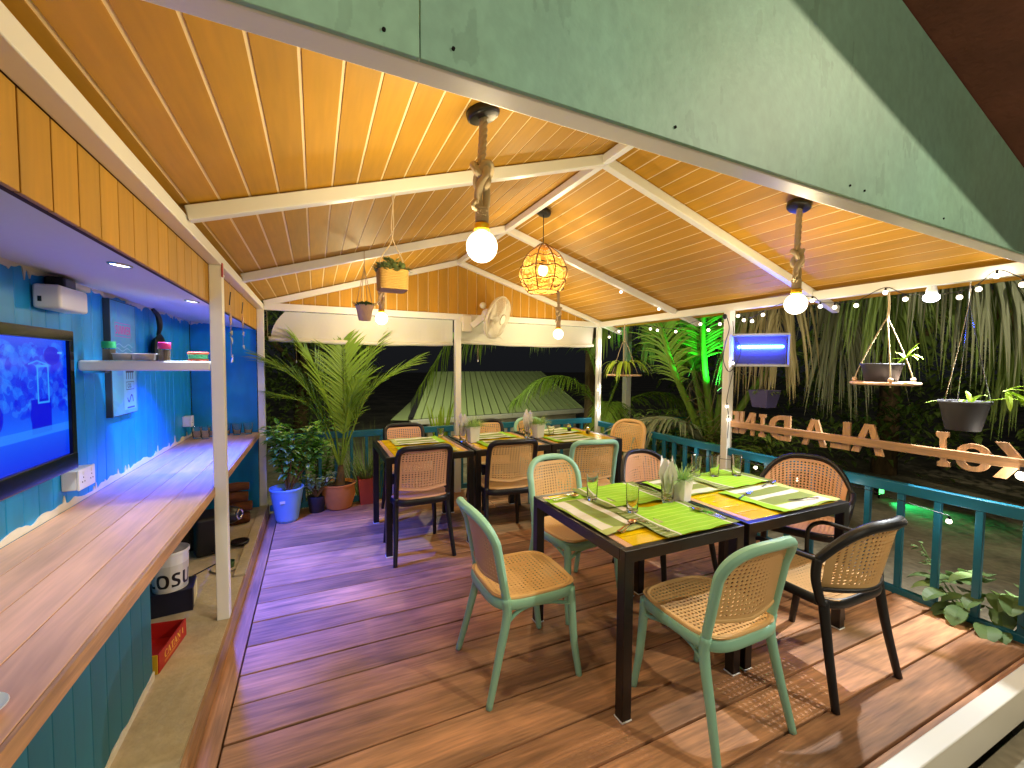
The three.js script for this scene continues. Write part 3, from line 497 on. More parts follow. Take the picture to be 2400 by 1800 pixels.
function tray(label, x, w, z, turn) { const t = thing('plastic_tray', label, 'tray', [x, 1.539, z], turn, 'clear trays on the white shelf'); part('body', lathe([[0, 0.0015], [0.62, 0.0015], [0.68, 0.03], [0.72, 0.032]].map(([a, b]) => [a * w, b]), 4).rotateY(Math.PI / 4).scale(1, 1, 0.8), new THREE.MeshPhysicalMaterial({ color: S('#d6cfc8'), roughness: 0.3, transmission: 0.4, thickness: 0 }), t); part('rim', rbox(w * 1.04, 0.004, w * 0.84, 0, 0.034, 0, 0.0015), M.plastic, t); }
tray('shallow clear plastic tray on the shelf, next to the green lidded jar', -0.885, 0.075, -2.81, 0); tray('shallow clear plastic tray on the shelf, next to the pink lidded jar', -0.80, 0.085, -2.81, 0.05);
{
  const t = thing('painted_bowl', 'small orange and green painted bowl at the post end of the shelf', 'bowl', [-0.58, 1.538, -2.85]);
  part('base', lathe([[0, 0], [0.045, 0], [0.05, 0.008], [0.044, 0.012], [0, 0.012]], 28), std({ color: S('#c7563a'), roughness: 0.5 }), t); part('band', lathe([[0.043, 0.012], [0.046, 0.036]], 28), std({ color: S('#3aa070'), roughness: 0.5, side: THREE.DoubleSide }), t); part('rim', lathe([[0.046, 0.036], [0.05, 0.04], [0.05, 0.046], [0.044, 0.05], [0, 0.048]], 28), std({ color: S('#d8674a'), roughness: 0.5 }), t);
}
const tumblerGeo = lathe([[0, 0.004], [0.026, 0.004], [0.028, 0], [0.03, 0.004], [0.041, 0.11], [0.0395, 0.11], [0.0275, 0.012], [0, 0.012]], 28), tallGeo = lathe([[0, 0.012], [0.026, 0.012], [0.028, 0], [0.0295, 0.012], [0.034, 0.15], [0.0325, 0.15], [0.027, 0.02], [0, 0.018]], 28);
function glassAt(name, label, geo, x, y, z, group, s = 1) { const o = solo(name, geo, M.glass, label, 'glass', group); o.position.set(x, y, z); o.scale.setScalar(s); return o; }
[[-0.965, -4.62], [-0.895, -4.58], [-0.86, -4.70], [-0.765, -4.74], [-0.675, -4.72], [-0.585, -4.73]].forEach(([x, z], i) => glassAt('tumbler', ['clear empty tumbler at the end of the bar counter, nearest the small socket', 'clear empty tumbler on the bar counter, second from the small socket', 'clear empty tumbler on the bar counter, third from the small socket', 'clear empty tumbler on the bar counter just right of the first post', 'clear empty tumbler on the bar counter, second from the corner post', 'clear empty tumbler at the front corner of the bar counter by the corner post'][i], tumblerGeo, x, 0.851, z, 'tumblers at the end of the bar counter'));
{ const t = thing('round_dish', 'pale round dish at the near front edge of the bar counter', 'dish', [-0.60, 0.851, -1.12]); part('dish', lathe([[0, 0.004], [0.035, 0.004], [0.05, 0.018], [0.055, 0.022], [0.053, 0.024], [0.034, 0.008], [0, 0.008]], 32), M.plastic, t); part('foot', new THREE.CylinderGeometry(0.03, 0.032, 0.004, 24).translate(0, 0.002, 0), M.plastic, t); }
{ // under the counter
  const t = thing('board_game_box', 'open red board game box lying under the counter', 'game box', [-0.652, 0.1, -2.545], Math.PI / 2 - 0.12);
  const red = std({ color: S('#b3201c'), roughness: 0.5 }), yel = std({ color: S('#e0b52c'), roughness: 0.5 });
  const side = canvasTex(512, 150, (c, w, h) => { c.fillStyle = '#b01d1a'; c.fillRect(0, 0, w, h); c.fillStyle = '#f0c24a'; c.font = 'bold 84px serif'; c.fillText('CATAN', 90, 92); c.fillRect(90, 108, 290, 4); c.fillStyle = '#d9792f'; c.fillRect(90, 118, 240, 8); c.fillStyle = '#f0d060'; c.fillRect(430, 40, 14, 50); });
  part('tray', [rbox(0.30, 0.004, 0.20, 0, 0.004, -0.1, 0.001), rbox(0.30, 0.085, 0.004, 0, 0.045, -0.2, 0.001), rbox(0.004, 0.085, 0.2, 0.15, 0.045, -0.1, 0.001)], red, t);
  part('long_side', rbox(0.30, 0.09, 0.005, 0, 0.047, 0.001, 0.001), red, t);
  const p = part('print', new THREE.PlaneGeometry(0.296, 0.086), std({ map: side, roughness: 0.45 }), t); p.position.set(0, 0.047, 0.0045);
  part('short_side', rbox(0.005, 0.09, 0.2, -0.152, 0.047, -0.1, 0.001), yel, t); const d = part('emblem', new THREE.CylinderGeometry(0.032, 0.032, 0.002, 6), std({ color: S('#8a6a2a'), roughness: 0.6 }), t); d.rotation.z = Math.PI / 2; d.position.set(-0.1555, 0.047, -0.06);
}
{
  const t = thing('black_box', 'dark navy cardboard game box under the counter with the white tub on it', 'box', [-0.80, 0.1, -3.03], 0.1);
  part('box', rbox(0.27, 0.13, 0.18, 0, 0.065, 0, 0.003), std({ map: canvasTex(256, 256, (c, w, h) => { c.fillStyle = '#10142e'; c.fillRect(0, 0, w, h); const q = RNG(2); c.fillStyle = 'rgba(210,215,225,.6)'; for (let i = 0; i < 9; i++) c.fillRect(20 + q() * 180, 30 + q() * 180, 6 + q() * 26, 3); }), roughness: 0.5 }), t);
  part('label_panel', rbox(0.003, 0.10, 0.14, 0.1365, 0.066, -0.01, 0.001), std({ color: S('#cfc39a'), roughness: 0.7 }), t);
}
{
  const t = thing('plastic_tub', 'white plastic tub with black lettering standing on the navy box', 'tub', [-0.775, 0.231, -3.02], 1.75);
  const txt = canvasTex(1024, 256, (c, w, h) => { c.fillStyle = '#d8d6d2'; c.fillRect(0, 0, w, h); c.fillStyle = '#0c0c12'; c.font = 'bold 190px sans-serif'; for (const x of [0, 512]) c.fillText('COSU', x + 4, 212, 500); });
  part('body', new THREE.CylinderGeometry(0.088, 0.082, 0.15, 40, 1, true).translate(0, 0.075, 0), std({ map: txt, roughness: 0.4, side: THREE.DoubleSide }), t);
  part('upper', lathe([[0.088, 0.15], [0.088, 0.20], [0.094, 0.205], [0.094, 0.222], [0.088, 0.224], [0.084, 0.205], [0.083, 0.01], [0, 0.008]], 40), M.plastic, t);
}
{
  const t = thing('coffee_machine', 'black capsule coffee machine under the counter behind the first post', 'coffee machine', [-0.69, 0.1, -3.88], 0.3);
  part('body', rbox(0.20, 0.29, 0.26, -0.06, 0.145, 0, 0.03), M.blackPl, t); part('water_tank', rbox(0.12, 0.3, 0.12, -0.17, 0.15, -0.12, 0.02), std({ color: S('#0c1022'), roughness: 0.2 }), t);
  part('head', new THREE.SphereGeometry(0.075, 24, 16).scale(1.15, 0.9, 1).translate(0.07, 0.25, 0.02), M.blackPl, t); part('lever', new THREE.TorusGeometry(0.035, 0.009, 10, 24).rotateY(0.9).translate(0.13, 0.255, 0.06), M.chrome, t);
  part('drip_tray', lathe([[0, 0.0], [0.062, 0], [0.066, 0.012], [0.062, 0.022], [0.05, 0.018], [0, 0.016]], 28).translate(0.13, 0.02, 0.05), M.black, t); part('drip_stem', rbox(0.03, 0.17, 0.05, 0.05, 0.1, 0.03, 0.01), M.blackPl, t);
  part('cable', tube([V(-0.06, 0.05, 0.14), V(-0.02, 0.008, 0.25), V(-0.12, 0.008, 0.36), V(-0.2, 0.008, 0.42)], 0.004, 24, 6), M.black, t);
}
{
  const t = thing('firewood_bundle', 'brown bundle of rounded logs beyond the coffee machine', 'bundle', [-0.66, 0.1, -4.4], 0.2), l = std({ map: rep(rawTex, 3), color: S('#8a6a50'), roughness: 0.95 });
  [[0, 0.05, 0.055], [0.02, 0.15, 0.05], [-0.01, 0.24, 0.05], [0.0, 0.33, 0.04]].forEach(([x, y, r], i) => part('log', tube([V(x - 0.11, y, 0), V(x, y + 0.008, 0.01), V(x + 0.11, y, 0)], (q) => r * (0.85 + 0.15 * Math.sin(q * 3.1)), 10, 14), l, t));
}
{
  const t = thing('ash_dish', 'shallow dish holding a green glass, on the ledge behind the first post', 'dish', [-0.575, 0.1, -3.47]);
  part('dish', lathe([[0, 0.003], [0.07, 0.003], [0.092, 0.014], [0.09, 0.017], [0.068, 0.007], [0, 0.007]], 32), std({ color: S('#b9a98c'), roughness: 0.5 }), t); part('cup', lathe([[0, 0.008], [0.026, 0.008], [0.03, 0.05], [0.028, 0.05], [0.024, 0.012], [0, 0.012]], 20).translate(0.02, 0, 0), new THREE.MeshPhysicalMaterial({ color: S('#5d7f4a'), roughness: 0.2, transmission: 0.5, thickness: 0 }), t);
}
function mobile(label, z, bits) {
  const t = thing('shell_mobile', label, 'hanging ornament', [-0.495, 0, z], 0, 'shell strings under the eave beam');
  part('string', rod(V(0, 2.055, 0), V(0, bits[bits.length - 1][0], 0), 0.0014, 5), M.twine, t); part('ribbon', rod(V(0.003, 1.99, 0), V(-0.004, 1.905, 0.004), 0.004, 6), M.black, t);
  part('wooden_fish', lathe([[0.0005, -0.055], [0.012, -0.03], [0.018, 0], [0.010, 0.04], [0.003, 0.06], [0.006, 0.07]], 12).scale(0.4, 1, 1).translate(0, bits[0][0], 0), M.beige, t);
  bits.slice(1).forEach(([y, k]) => { const mb = new MB(); leaf(mb, V(0, y, -0.035), V(0, k, 1), V(1, 0, 0), 0.075, 0.035, 0.2, 0.4, 4); leaf(mb, V(0.004, y, -0.03), V(0, k * 0.4, 1), V(1, 0, 0), 0.06, 0.03, -0.3, 0.3, 4); part('shell', mb.geo(), std({ color: S('#bfc3c4'), roughness: 0.5, side: THREE.DoubleSide }), t); });
}
mobile('longer string of shells and a wooden fish hanging beside the first post', -3.31, [[1.82], [1.72, 0.2], [1.655, 0.9], [1.575, -0.6]]);
mobile('shorter string of shells and a wooden fish hanging nearer the corner post', -3.83, [[1.85], [1.75, 0.1], [1.64, 0.4]]);
{ const t = thing('post_tag', 'small red tag stuck at the top of the first post', 'tag', [-0.448, 2.03, -2.775]); part('tag', rbox(0.008, 0.075, 0.02, 0, 0, 0, 0.003), std({ color: S('#a83228'), roughness: 0.5 }), t); part('clip', rbox(0.006, 0.012, 0.012, 0.006, -0.032, 0, 0.002), M.plastic, t); }

// ---------------------------------------------------------------- tables
function table(label, x0, x1, z0, z1, h) {              // z0 nearer the camera
  const t = thing('dining_table', label, 'table', [(x0 + x1) / 2, 0, (z0 + z1) / 2], 0, 'square dining tables pushed together in rows'), W = x1 - x0 - 0.006, D = z0 - z1, y = h - 0.03;
  for (const [sx, sz] of [[1, 1], [1, -1], [-1, 1], [-1, -1]]) { const l = part('leg', rbox(0.05, h - 0.055, 0.05, sx * (W / 2 - 0.025), (h - 0.055) / 2 + 0.004, sz * (D / 2 - 0.025), 0.004, 'y'), M.black, t); part('foot_cap', rbox(0.056, 0.008, 0.056, sx * (W / 2 - 0.025), 0.006, sz * (D / 2 - 0.025), 0.003), M.plastic, l); }
  part('frame', [rbox(W, 0.055, 0.035, 0, y, D / 2 - 0.0175, 0.004), rbox(W, 0.055, 0.035, 0, y, -D / 2 + 0.0175, 0.004), rbox(0.035, 0.055, D - 0.07, W / 2 - 0.0175, y, 0, 0.004), rbox(0.035, 0.055, D - 0.07, -W / 2 + 0.0175, y, 0, 0.004)], M.black, t);
  const n = 8, p = (D - 0.074) / n;
  for (let i = 0; i < n; i++) part('slat', rbox(W - 0.15, 0.014, p - 0.005, 0, h - 0.0095, -D / 2 + 0.037 + p * (i + 0.5), 0.002), M.yellow[i % 3], t);
  for (const s of [-1, 1]) part('end_board', rbox(0.036, 0.0135, D - 0.076, s * (W / 2 - 0.0555), h - 0.0095, 0, 0.002, 'z'), M.beige, t);
  part('underside', box(W - 0.08, 0.012, D - 0.08, 0, h - 0.024, 0), M.black, t);
  return t;
}
table('black framed dining table nearest the viewer, with two lime green place mats', 1.165, 1.905, -1.388, -2.215, 0.755);
table('black framed dining table joined to the right of the nearest one, by the right railing', 1.935, 2.80, -1.388, -2.215, 0.755);
table('black framed dining table at the left end of the back row, by the orange pot', 0.49, 1.225, -3.40, -4.24, 0.80);
table('black framed dining table in the middle of the back row', 1.235, 1.975, -3.40, -4.24, 0.80);
table('black framed dining table at the right end of the back row, by the corner post', 1.985, 2.80, -3.40, -4.24, 0.80);

// woven place mats: stripes are dyed into the cloth
const weave = rep(bumpTex(2, 120, 2), 3, 3);
const matTex = (kind) => canvasTex(256, 256, (c, w, h) => {
  const L = '#8fc41a', O = '#77863f', W = '#cfccc2', q = RNG(kind + 3);
  if (kind === 0) { c.fillStyle = L; c.fillRect(0, 0, w, h); c.fillStyle = O; c.fillRect(0, 0, 44, h); c.fillRect(w - 30, 0, 30, h); c.fillStyle = W; c.fillRect(40, 0, 7, h); c.fillRect(w - 33, 0, 7, h); c.fillStyle = 'rgba(215,235,130,.8)'; for (let i = 1; i < 9; i++) c.fillRect(50, i * h / 9 + q() * 3, w - 86, 2); c.fillStyle = 'rgba(220,225,190,.8)'; for (let i = 0; i < 11; i++) { c.fillRect(2, i * h / 11 + 6, 36, 3); } }
  else { c.fillStyle = O; c.fillRect(0, 0, w, h); c.fillStyle = W; c.fillRect(12, 0, 50, h); c.fillRect(128, 0, 30, h); c.fillRect(212, 0, 34, h); c.fillStyle = '#8fa63a'; c.fillRect(62, 0, 8, h); c.fillRect(0, 0, 10, h); c.fillStyle = L; c.fillRect(0, 0, w, 34); c.fillStyle = '#a9b36a'; c.fillRect(0, h - 26, w, 26); c.fillStyle = 'rgba(210,215,180,.6)'; c.fillRect(0, 32, w, 5); }
  for (let i = 0; i < 60; i++) { c.fillStyle = 'rgba(60,60,20,.06)'; c.fillRect(0, q() * h, w, 1); }
});
const matMats = [0, 1].map((k) => std({ map: matTex(k), roughness: 0.85 }, weave, 0.0015));
function mat(label, kind, x, z, y, w, d, turn, seed = 1) {     // w across (u), d deep
  const g = new THREE.PlaneGeometry(w, d, 24, 18).rotateX(-Math.PI / 2), p = g.attributes.position, n = RNG(seed), ph = n() * 6, top = [];
  for (let i = 0; i < p.count; i++) { const e = Math.max(Math.abs(p.getX(i)) / w, Math.abs(p.getZ(i)) / d) * 2; p.setY(i, 0.0022 + Math.max(0, 0.0045 * Math.sin(p.getX(i) * 22 + ph) * Math.sin(p.getZ(i) * 17 + ph)) + 0.005 * e * e * e * (0.5 + 0.5 * Math.sin(ph + p.getX(i) * 40 + p.getZ(i) * 33))); }
  const b = g.clone(), bp = b.attributes.position; for (let i = 0; i < bp.count; i++) bp.setY(i, bp.getY(i) - 0.0018);
  g.computeVertexNormals();
  const o = solo('place_mat', [g, b], matMats[kind], label, 'place mat', 'woven place mats on the dining tables'); o.position.set(x, y, z); o.rotation.y = turn; return o;
}
const TY = 0.757, BY = 0.802;
mat('striped grey and olive place mat at the left end of the nearest table', 1, 1.36, -1.83, TY, 0.35, 0.56, 0.03, 1);
mat('lime green place mat on the far side of the nearest table', 0, 1.655, -2.01, TY + 0.004, 0.47, 0.37, Math.PI - 0.03, 2);
mat('lime green place mat at the near edge of the nearest table', 0, 1.655, -1.585, TY + 0.004, 0.48, 0.36, 0.02, 3);
mat('striped white and olive place mat at the near edge of the right hand table', 1, 2.50, -1.615, TY, 0.40, 0.54, Math.PI / 2 + 0.03, 4);
mat('lime and white striped place mat at the right end of the right hand table', 0, 2.54, -2.0, TY + 0.005, 0.50, 0.34, 0.05, 5);
mat('olive and white place mat on the far left of the right hand table', 1, 2.13, -2.0, TY, 0.34, 0.36, Math.PI / 2, 6);
[[0.86, -3.60], [0.87, -4.02], [1.60, -3.60], [1.61, -4.02], [2.30, -3.60], [2.40, -4.02]].forEach(([x, z], i) => mat(['striped pale place mat on the back row, near side, leftmost', 'striped pale place mat on the back row, far side, by the leftmost pink chair', 'striped pale place mat on the back row, near side, behind the second black chair', 'striped pale place mat on the back row, far side, in front of the middle chair', 'striped pale place mat on the back row, near side, behind the mint framed chair', 'striped pale place mat on the back row, far side, next to the salt shakers'][i], 1, x, z, BY + (i % 2) * 0.001, 0.33, 0.46, Math.PI / 2 + (i % 2 ? Math.PI : 0) + 0.02 * i, 10 + i));

// cutlery
function sweepFlat(pts, w, th) { const mb = new MB(); for (let i = 0; i + 1 < pts.length; i++) { const a = pts[i], b = pts[i + 1], A = [V(a[0], a[1], -w(i)), V(a[0], a[1], w(i))], B = [V(b[0], b[1], -w(i + 1)), V(b[0], b[1], w(i + 1))], up = V(0, th, 0); mb.quad(A[0].clone().add(up), A[1].clone().add(up), B[1].clone().add(up), B[0].clone().add(up)); mb.quad(A[0], B[0], B[1], A[1]); mb.quad(A[0], A[0].clone().add(up), B[0].clone().add(up), B[0]); mb.quad(A[1], B[1], B[1].clone().add(up), A[1].clone().add(up)); } return mb.geo(); }
const handlePts = Array.from({ length: 9 }, (_, i) => [i * 0.0145, 0.001 + 0.006 * Math.sin((i / 8) * 3) * (i / 8)]), hw = (i) => 0.0065 - 0.0042 * Math.sin((i / 8) * 1.7);
const CUT = {
  spoon: [sweepFlat(handlePts, hw, 0.0022), lathe([[0.0001, -0.008], [0.010, -0.0065], [0.0175, -0.002], [0.021, 0.002], [0.0195, 0.0025], [0.016, 0], [0.009, -0.005], [0.0001, -0.0065]], 20).scale(1.5, 1, 1).translate(0.146, 0.009, 0)],
  fork: [sweepFlat(handlePts, hw, 0.0022), sweepFlat([[0.115, 0.004], [0.128, 0.004], [0.138, 0.003], [0.146, 0.004]], (i) => [0.003, 0.009, 0.0115, 0.0115][i], 0.002), ...[-0.0095, -0.0032, 0.0032, 0.0095].map((z) => sweepFlat([[0.146, 0.004], [0.165, 0.005], [0.188, 0.009]], (i) => 0.0018 - i * 0.0005, 0.0018).translate(0, 0, z))],
  knife: [sweepFlat(handlePts, (i) => 0.0075 - 0.002 * (i / 8), 0.003), sweepFlat([[0.112, 0.002], [0.13, 0.002], [0.17, 0.002], [0.2, 0.002], [0.215, 0.002]], (i) => [0.005, 0.009, 0.010, 0.008, 0.001][i], 0.0015)],
};
function cutlery(kind, label, x, z, turn, y, lift = 0) { const t = thing(kind, label, 'cutlery', [x, y, z], turn); part('handle', CUT[kind][0], kind === 'spoon' && lift ? M.copper : M.chrome, t); part(kind === 'spoon' ? 'bowl' : kind === 'fork' ? 'prongs' : 'blade', CUT[kind].slice(1), kind === 'spoon' && lift ? M.copper : M.chrome, t); return t; }
cutlery('spoon', 'shiny spoon with a copper tint between the striped mat and the near lime mat', 1.255, -1.545, 0.42, TY + 0.010, 1);
cutlery('fork', 'fork lying beside the copper tinted spoon on the striped mat', 1.265, -1.525, 0.55, TY + 0.008);
cutlery('fork', 'fork on the far left corner of the nearest table', 1.20, -2.09, 0.15, TY + 0.007); cutlery('spoon', 'spoon on the far left corner of the nearest table', 1.215, -2.06, 0.05, TY + 0.008);
cutlery('knife', 'knife along the right edge of the near lime mat', 1.865, -1.46, Math.PI / 2 + 0.12, TY + 0.009); cutlery('spoon', 'spoon along the right edge of the near lime mat', 1.845, -1.46, Math.PI / 2 + 0.10, TY + 0.008);
cutlery('fork', 'fork along the left edge of the near lime mat', 1.475, -1.45, Math.PI / 2 + 0.2, TY + 0.010); cutlery('knife', 'knife beside the far lime mat on the nearest table', 1.865, -1.94, Math.PI / 2, TY + 0.009);
cutlery('knife', 'knife at the right edge of the striped mat on the right hand table', 2.66, -1.48, Math.PI - 0.2, TY + 0.008); cutlery('fork', 'fork at the left edge of the striped mat on the right hand table', 2.22, -1.66, 0.3, TY + 0.008); cutlery('spoon', 'spoon beside the far mat of the right hand table', 2.58, -1.77, 0.2, TY + 0.008);

// glasses on the tables
[[1.435, -2.0, 'tall clear glass on the striped mat of the nearest table'], [1.50, -1.735, 'tall clear glass at the corner of the near lime mat'], [2.52, -2.08, 'tall clear glass at the far edge of the right hand table, left of the armchair'], [2.68, -2.03, 'tall clear glass on the right hand table in front of the wide armchair'], [2.40, -2.13, 'tall clear glass behind the white pot on the right hand table']].forEach(([x, z, l]) => glassAt('drinking_glass', l, tallGeo, x, TY + 0.003, z, 'tall glasses on the dining tables'));
[[1.13, -4.13, 'short tumbler on the back row beside the leftmost pink chair'], [2.02, -4.12, 'short tumbler on the back row behind the second napkin glass'], [2.24, -3.86, 'short tumbler on the back row in the middle of the right table']].forEach(([x, z, l]) => glassAt('drinking_glass', l, tumblerGeo, x, BY + 0.002, z, 'short tumblers on the back row', 0.85));
[[2.55, -4.0, 'salt shaker on the back row, the farther of the two'], [2.63, -3.76, 'salt shaker on the back row, the nearer of the two']].forEach(([x, z, l]) => { const t = thing('salt_shaker', l, 'shaker', [x, BY, z], 0, 'glass shakers on the back row'); part('body', lathe([[0, 0.004], [0.022, 0.004], [0.024, 0.05], [0.016, 0.062]], 20), M.glass, t); part('filling', new THREE.CylinderGeometry(0.019, 0.019, 0.03, 16).translate(0, 0.02, 0), M.greyPot, t); part('lid', lathe([[0.017, 0.06], [0.019, 0.066], [0.017, 0.078], [0, 0.08]], 20), M.chrome, t); });

// white pots with grass and napkins in glasses
function grassPot(label, x, y, z, turn, s, seed) {
  const t = thing('grass_pot', label, 'potted plant', [x, y, z], turn, 'small white pots of grass on the tables'), g = RNG(seed), mb = new MB();
  const pot = lathe([[0, 0.0], [0.044, 0.0], [0.058, 0.115], [0.054, 0.115], [0.052, 0.10], [0, 0.10]], 4).rotateY(Math.PI / 4).scale(s, s, s); part('pot', pot.toNonIndexed(), M.white, t).geometry.computeVertexNormals();
  for (let i = 0; i < 240; i++) { const a = g() * 6.283, r = Math.sqrt(g()) * 0.034 * s, o = 0.2 + g() * 1.3; leaf(mb, V(Math.cos(a) * r, 0.1 * s, Math.sin(a) * r), V(Math.cos(a) * o, 1, Math.sin(a) * o), V(Math.cos(a), 0.2, Math.sin(a)).negate(), (0.06 + g() * 0.06) * s, 0.0055 * s, 0.8, 0.3, 3, (q) => 1 - q * 0.85); }
  part('grass', mb.geo(), M.shrubPale, t); part('soil', new THREE.CylinderGeometry(0.035 * s, 0.035 * s, 0.006, 4).rotateY(Math.PI / 4).translate(0, 0.1 * s, 0), M.soil, t);
}
grassPot('small white square pot of grass where the two front tables meet', 1.905, TY, -1.79, 0.25, 1.15, 3);
grassPot('small white square pot of grass on the back row, left one beside the middle post', 1.345, BY, -3.78, 0.1, 1.3, 4);
grassPot('small white square pot of grass on the back row, right one', 2.03, BY, -3.76, 0.2, 1.25, 5);
function napkinGlass(label, x, y, z, s, seed) {
  const t = thing('napkin_glass', label, 'napkin holder', [x, y, z], 0, 'glasses holding folded white napkins'), g = RNG(seed);
  part('glass', tallGeo.clone().scale(s, s, s), M.glass, t); const cloth = std({ color: S('#e6e3e6'), roughness: 0.9, side: THREE.DoubleSide });
  for (let i = 0; i < 6; i++) { const a = (i / 6) * 6.283 + g(), mb = new MB(), o = 0.06 + 0.17 * g(); leaf(mb, V(Math.cos(a) * 0.006, 0.05 * s, Math.sin(a) * 0.006), V(Math.cos(a) * o, 1, Math.sin(a) * o), V(Math.cos(a), 0, Math.sin(a)), (0.16 + g() * 0.06) * s, 0.078 * s, 0.02, 0.35, 7, (q) => 0.35 + q * 0.95 - Math.max(0, q - 0.62) * 3.1); part('napkin', mb.geo(), cloth, t); }
}
napkinGlass('glass with folded white napkins beside the grass pot on the front tables', 1.80, TY, -1.79, 1.12, 1);
napkinGlass('glass with folded white napkins on the back row beside the left grass pot', 1.26, BY, -3.82, 1.1, 2);
napkinGlass('glass with folded white napkins on the back row beside the right grass pot', 1.93, BY, -3.80, 1.1, 3);

// ---------------------------------------------------------------- chairs
// woven cane sheet: every cell of the weave has a real hole; f(u, v) places it, u and v from -1 to 1
function cane(f, nu, nv, hole, solidEdge = 1) {
  const pos = [], key = new Map(), idx = [];
  const at = (u, v) => { const k = Math.round(u * 4096) * 100003 + Math.round(v * 4096); if (!key.has(k)) { const p = f(u, v); key.set(k, pos.length / 3); pos.push(p.x, p.y, p.z); } return key.get(k); };
  for (let i = 0; i < nu; i++) for (let j = 0; j < nv; j++) {
    const u0 = -1 + (2 * i) / nu, u1 = -1 + (2 * (i + 1)) / nu, v0 = -1 + (2 * j) / nv, v1 = -1 + (2 * (j + 1)) / nv, um = (u0 + u1) / 2, vm = (v0 + v1) / 2;
    const o = [[u0, v0], [um, v0], [u1, v0], [u1, vm], [u1, v1], [um, v1], [u0, v1], [u0, vm]].map(([u, v]) => at(u, v));
    if (i < solidEdge || j < solidEdge || i >= nu - solidEdge || j >= nv - solidEdge) { const c = at(um, vm); for (let k = 0; k < 8; k++) idx.push(c, o[k], o[(k + 1) % 8]); continue; }
    const hu = (u1 - u0) / 2 * hole, hv = (v1 - v0) / 2 * hole, d = 0.62, n = [[-d, -d], [0, -1], [d, -d], [1, 0], [d, d], [0, 1], [-d, d], [-1, 0]].map(([a, b]) => at(um + a * hu, vm + b * hv));
    for (let k = 0; k < 8; k++) { const e = (k + 1) % 8; idx.push(o[k], o[e], n[e], o[k], n[e], n[k]); }
  }
  const g = new THREE.BufferGeometry(); g.setAttribute('position', new THREE.Float32BufferAttribute(pos, 3)); g.setIndex(idx); g.computeVertexNormals();
  const b = g.clone(), bp = b.attributes.position, bn = g.attributes.normal; for (let i = 0; i < bp.count; i++) bp.setXYZ(i, bp.getX(i) - bn.getX(i) * 0.0035, bp.getY(i) - bn.getY(i) * 0.0035, bp.getZ(i) - bn.getZ(i) * 0.0035);
  return merge([g, b]);
}
const sq = (v, n) => Math.pow(Math.max(0, 1 - Math.pow(Math.abs(v), n)), 1 / n);
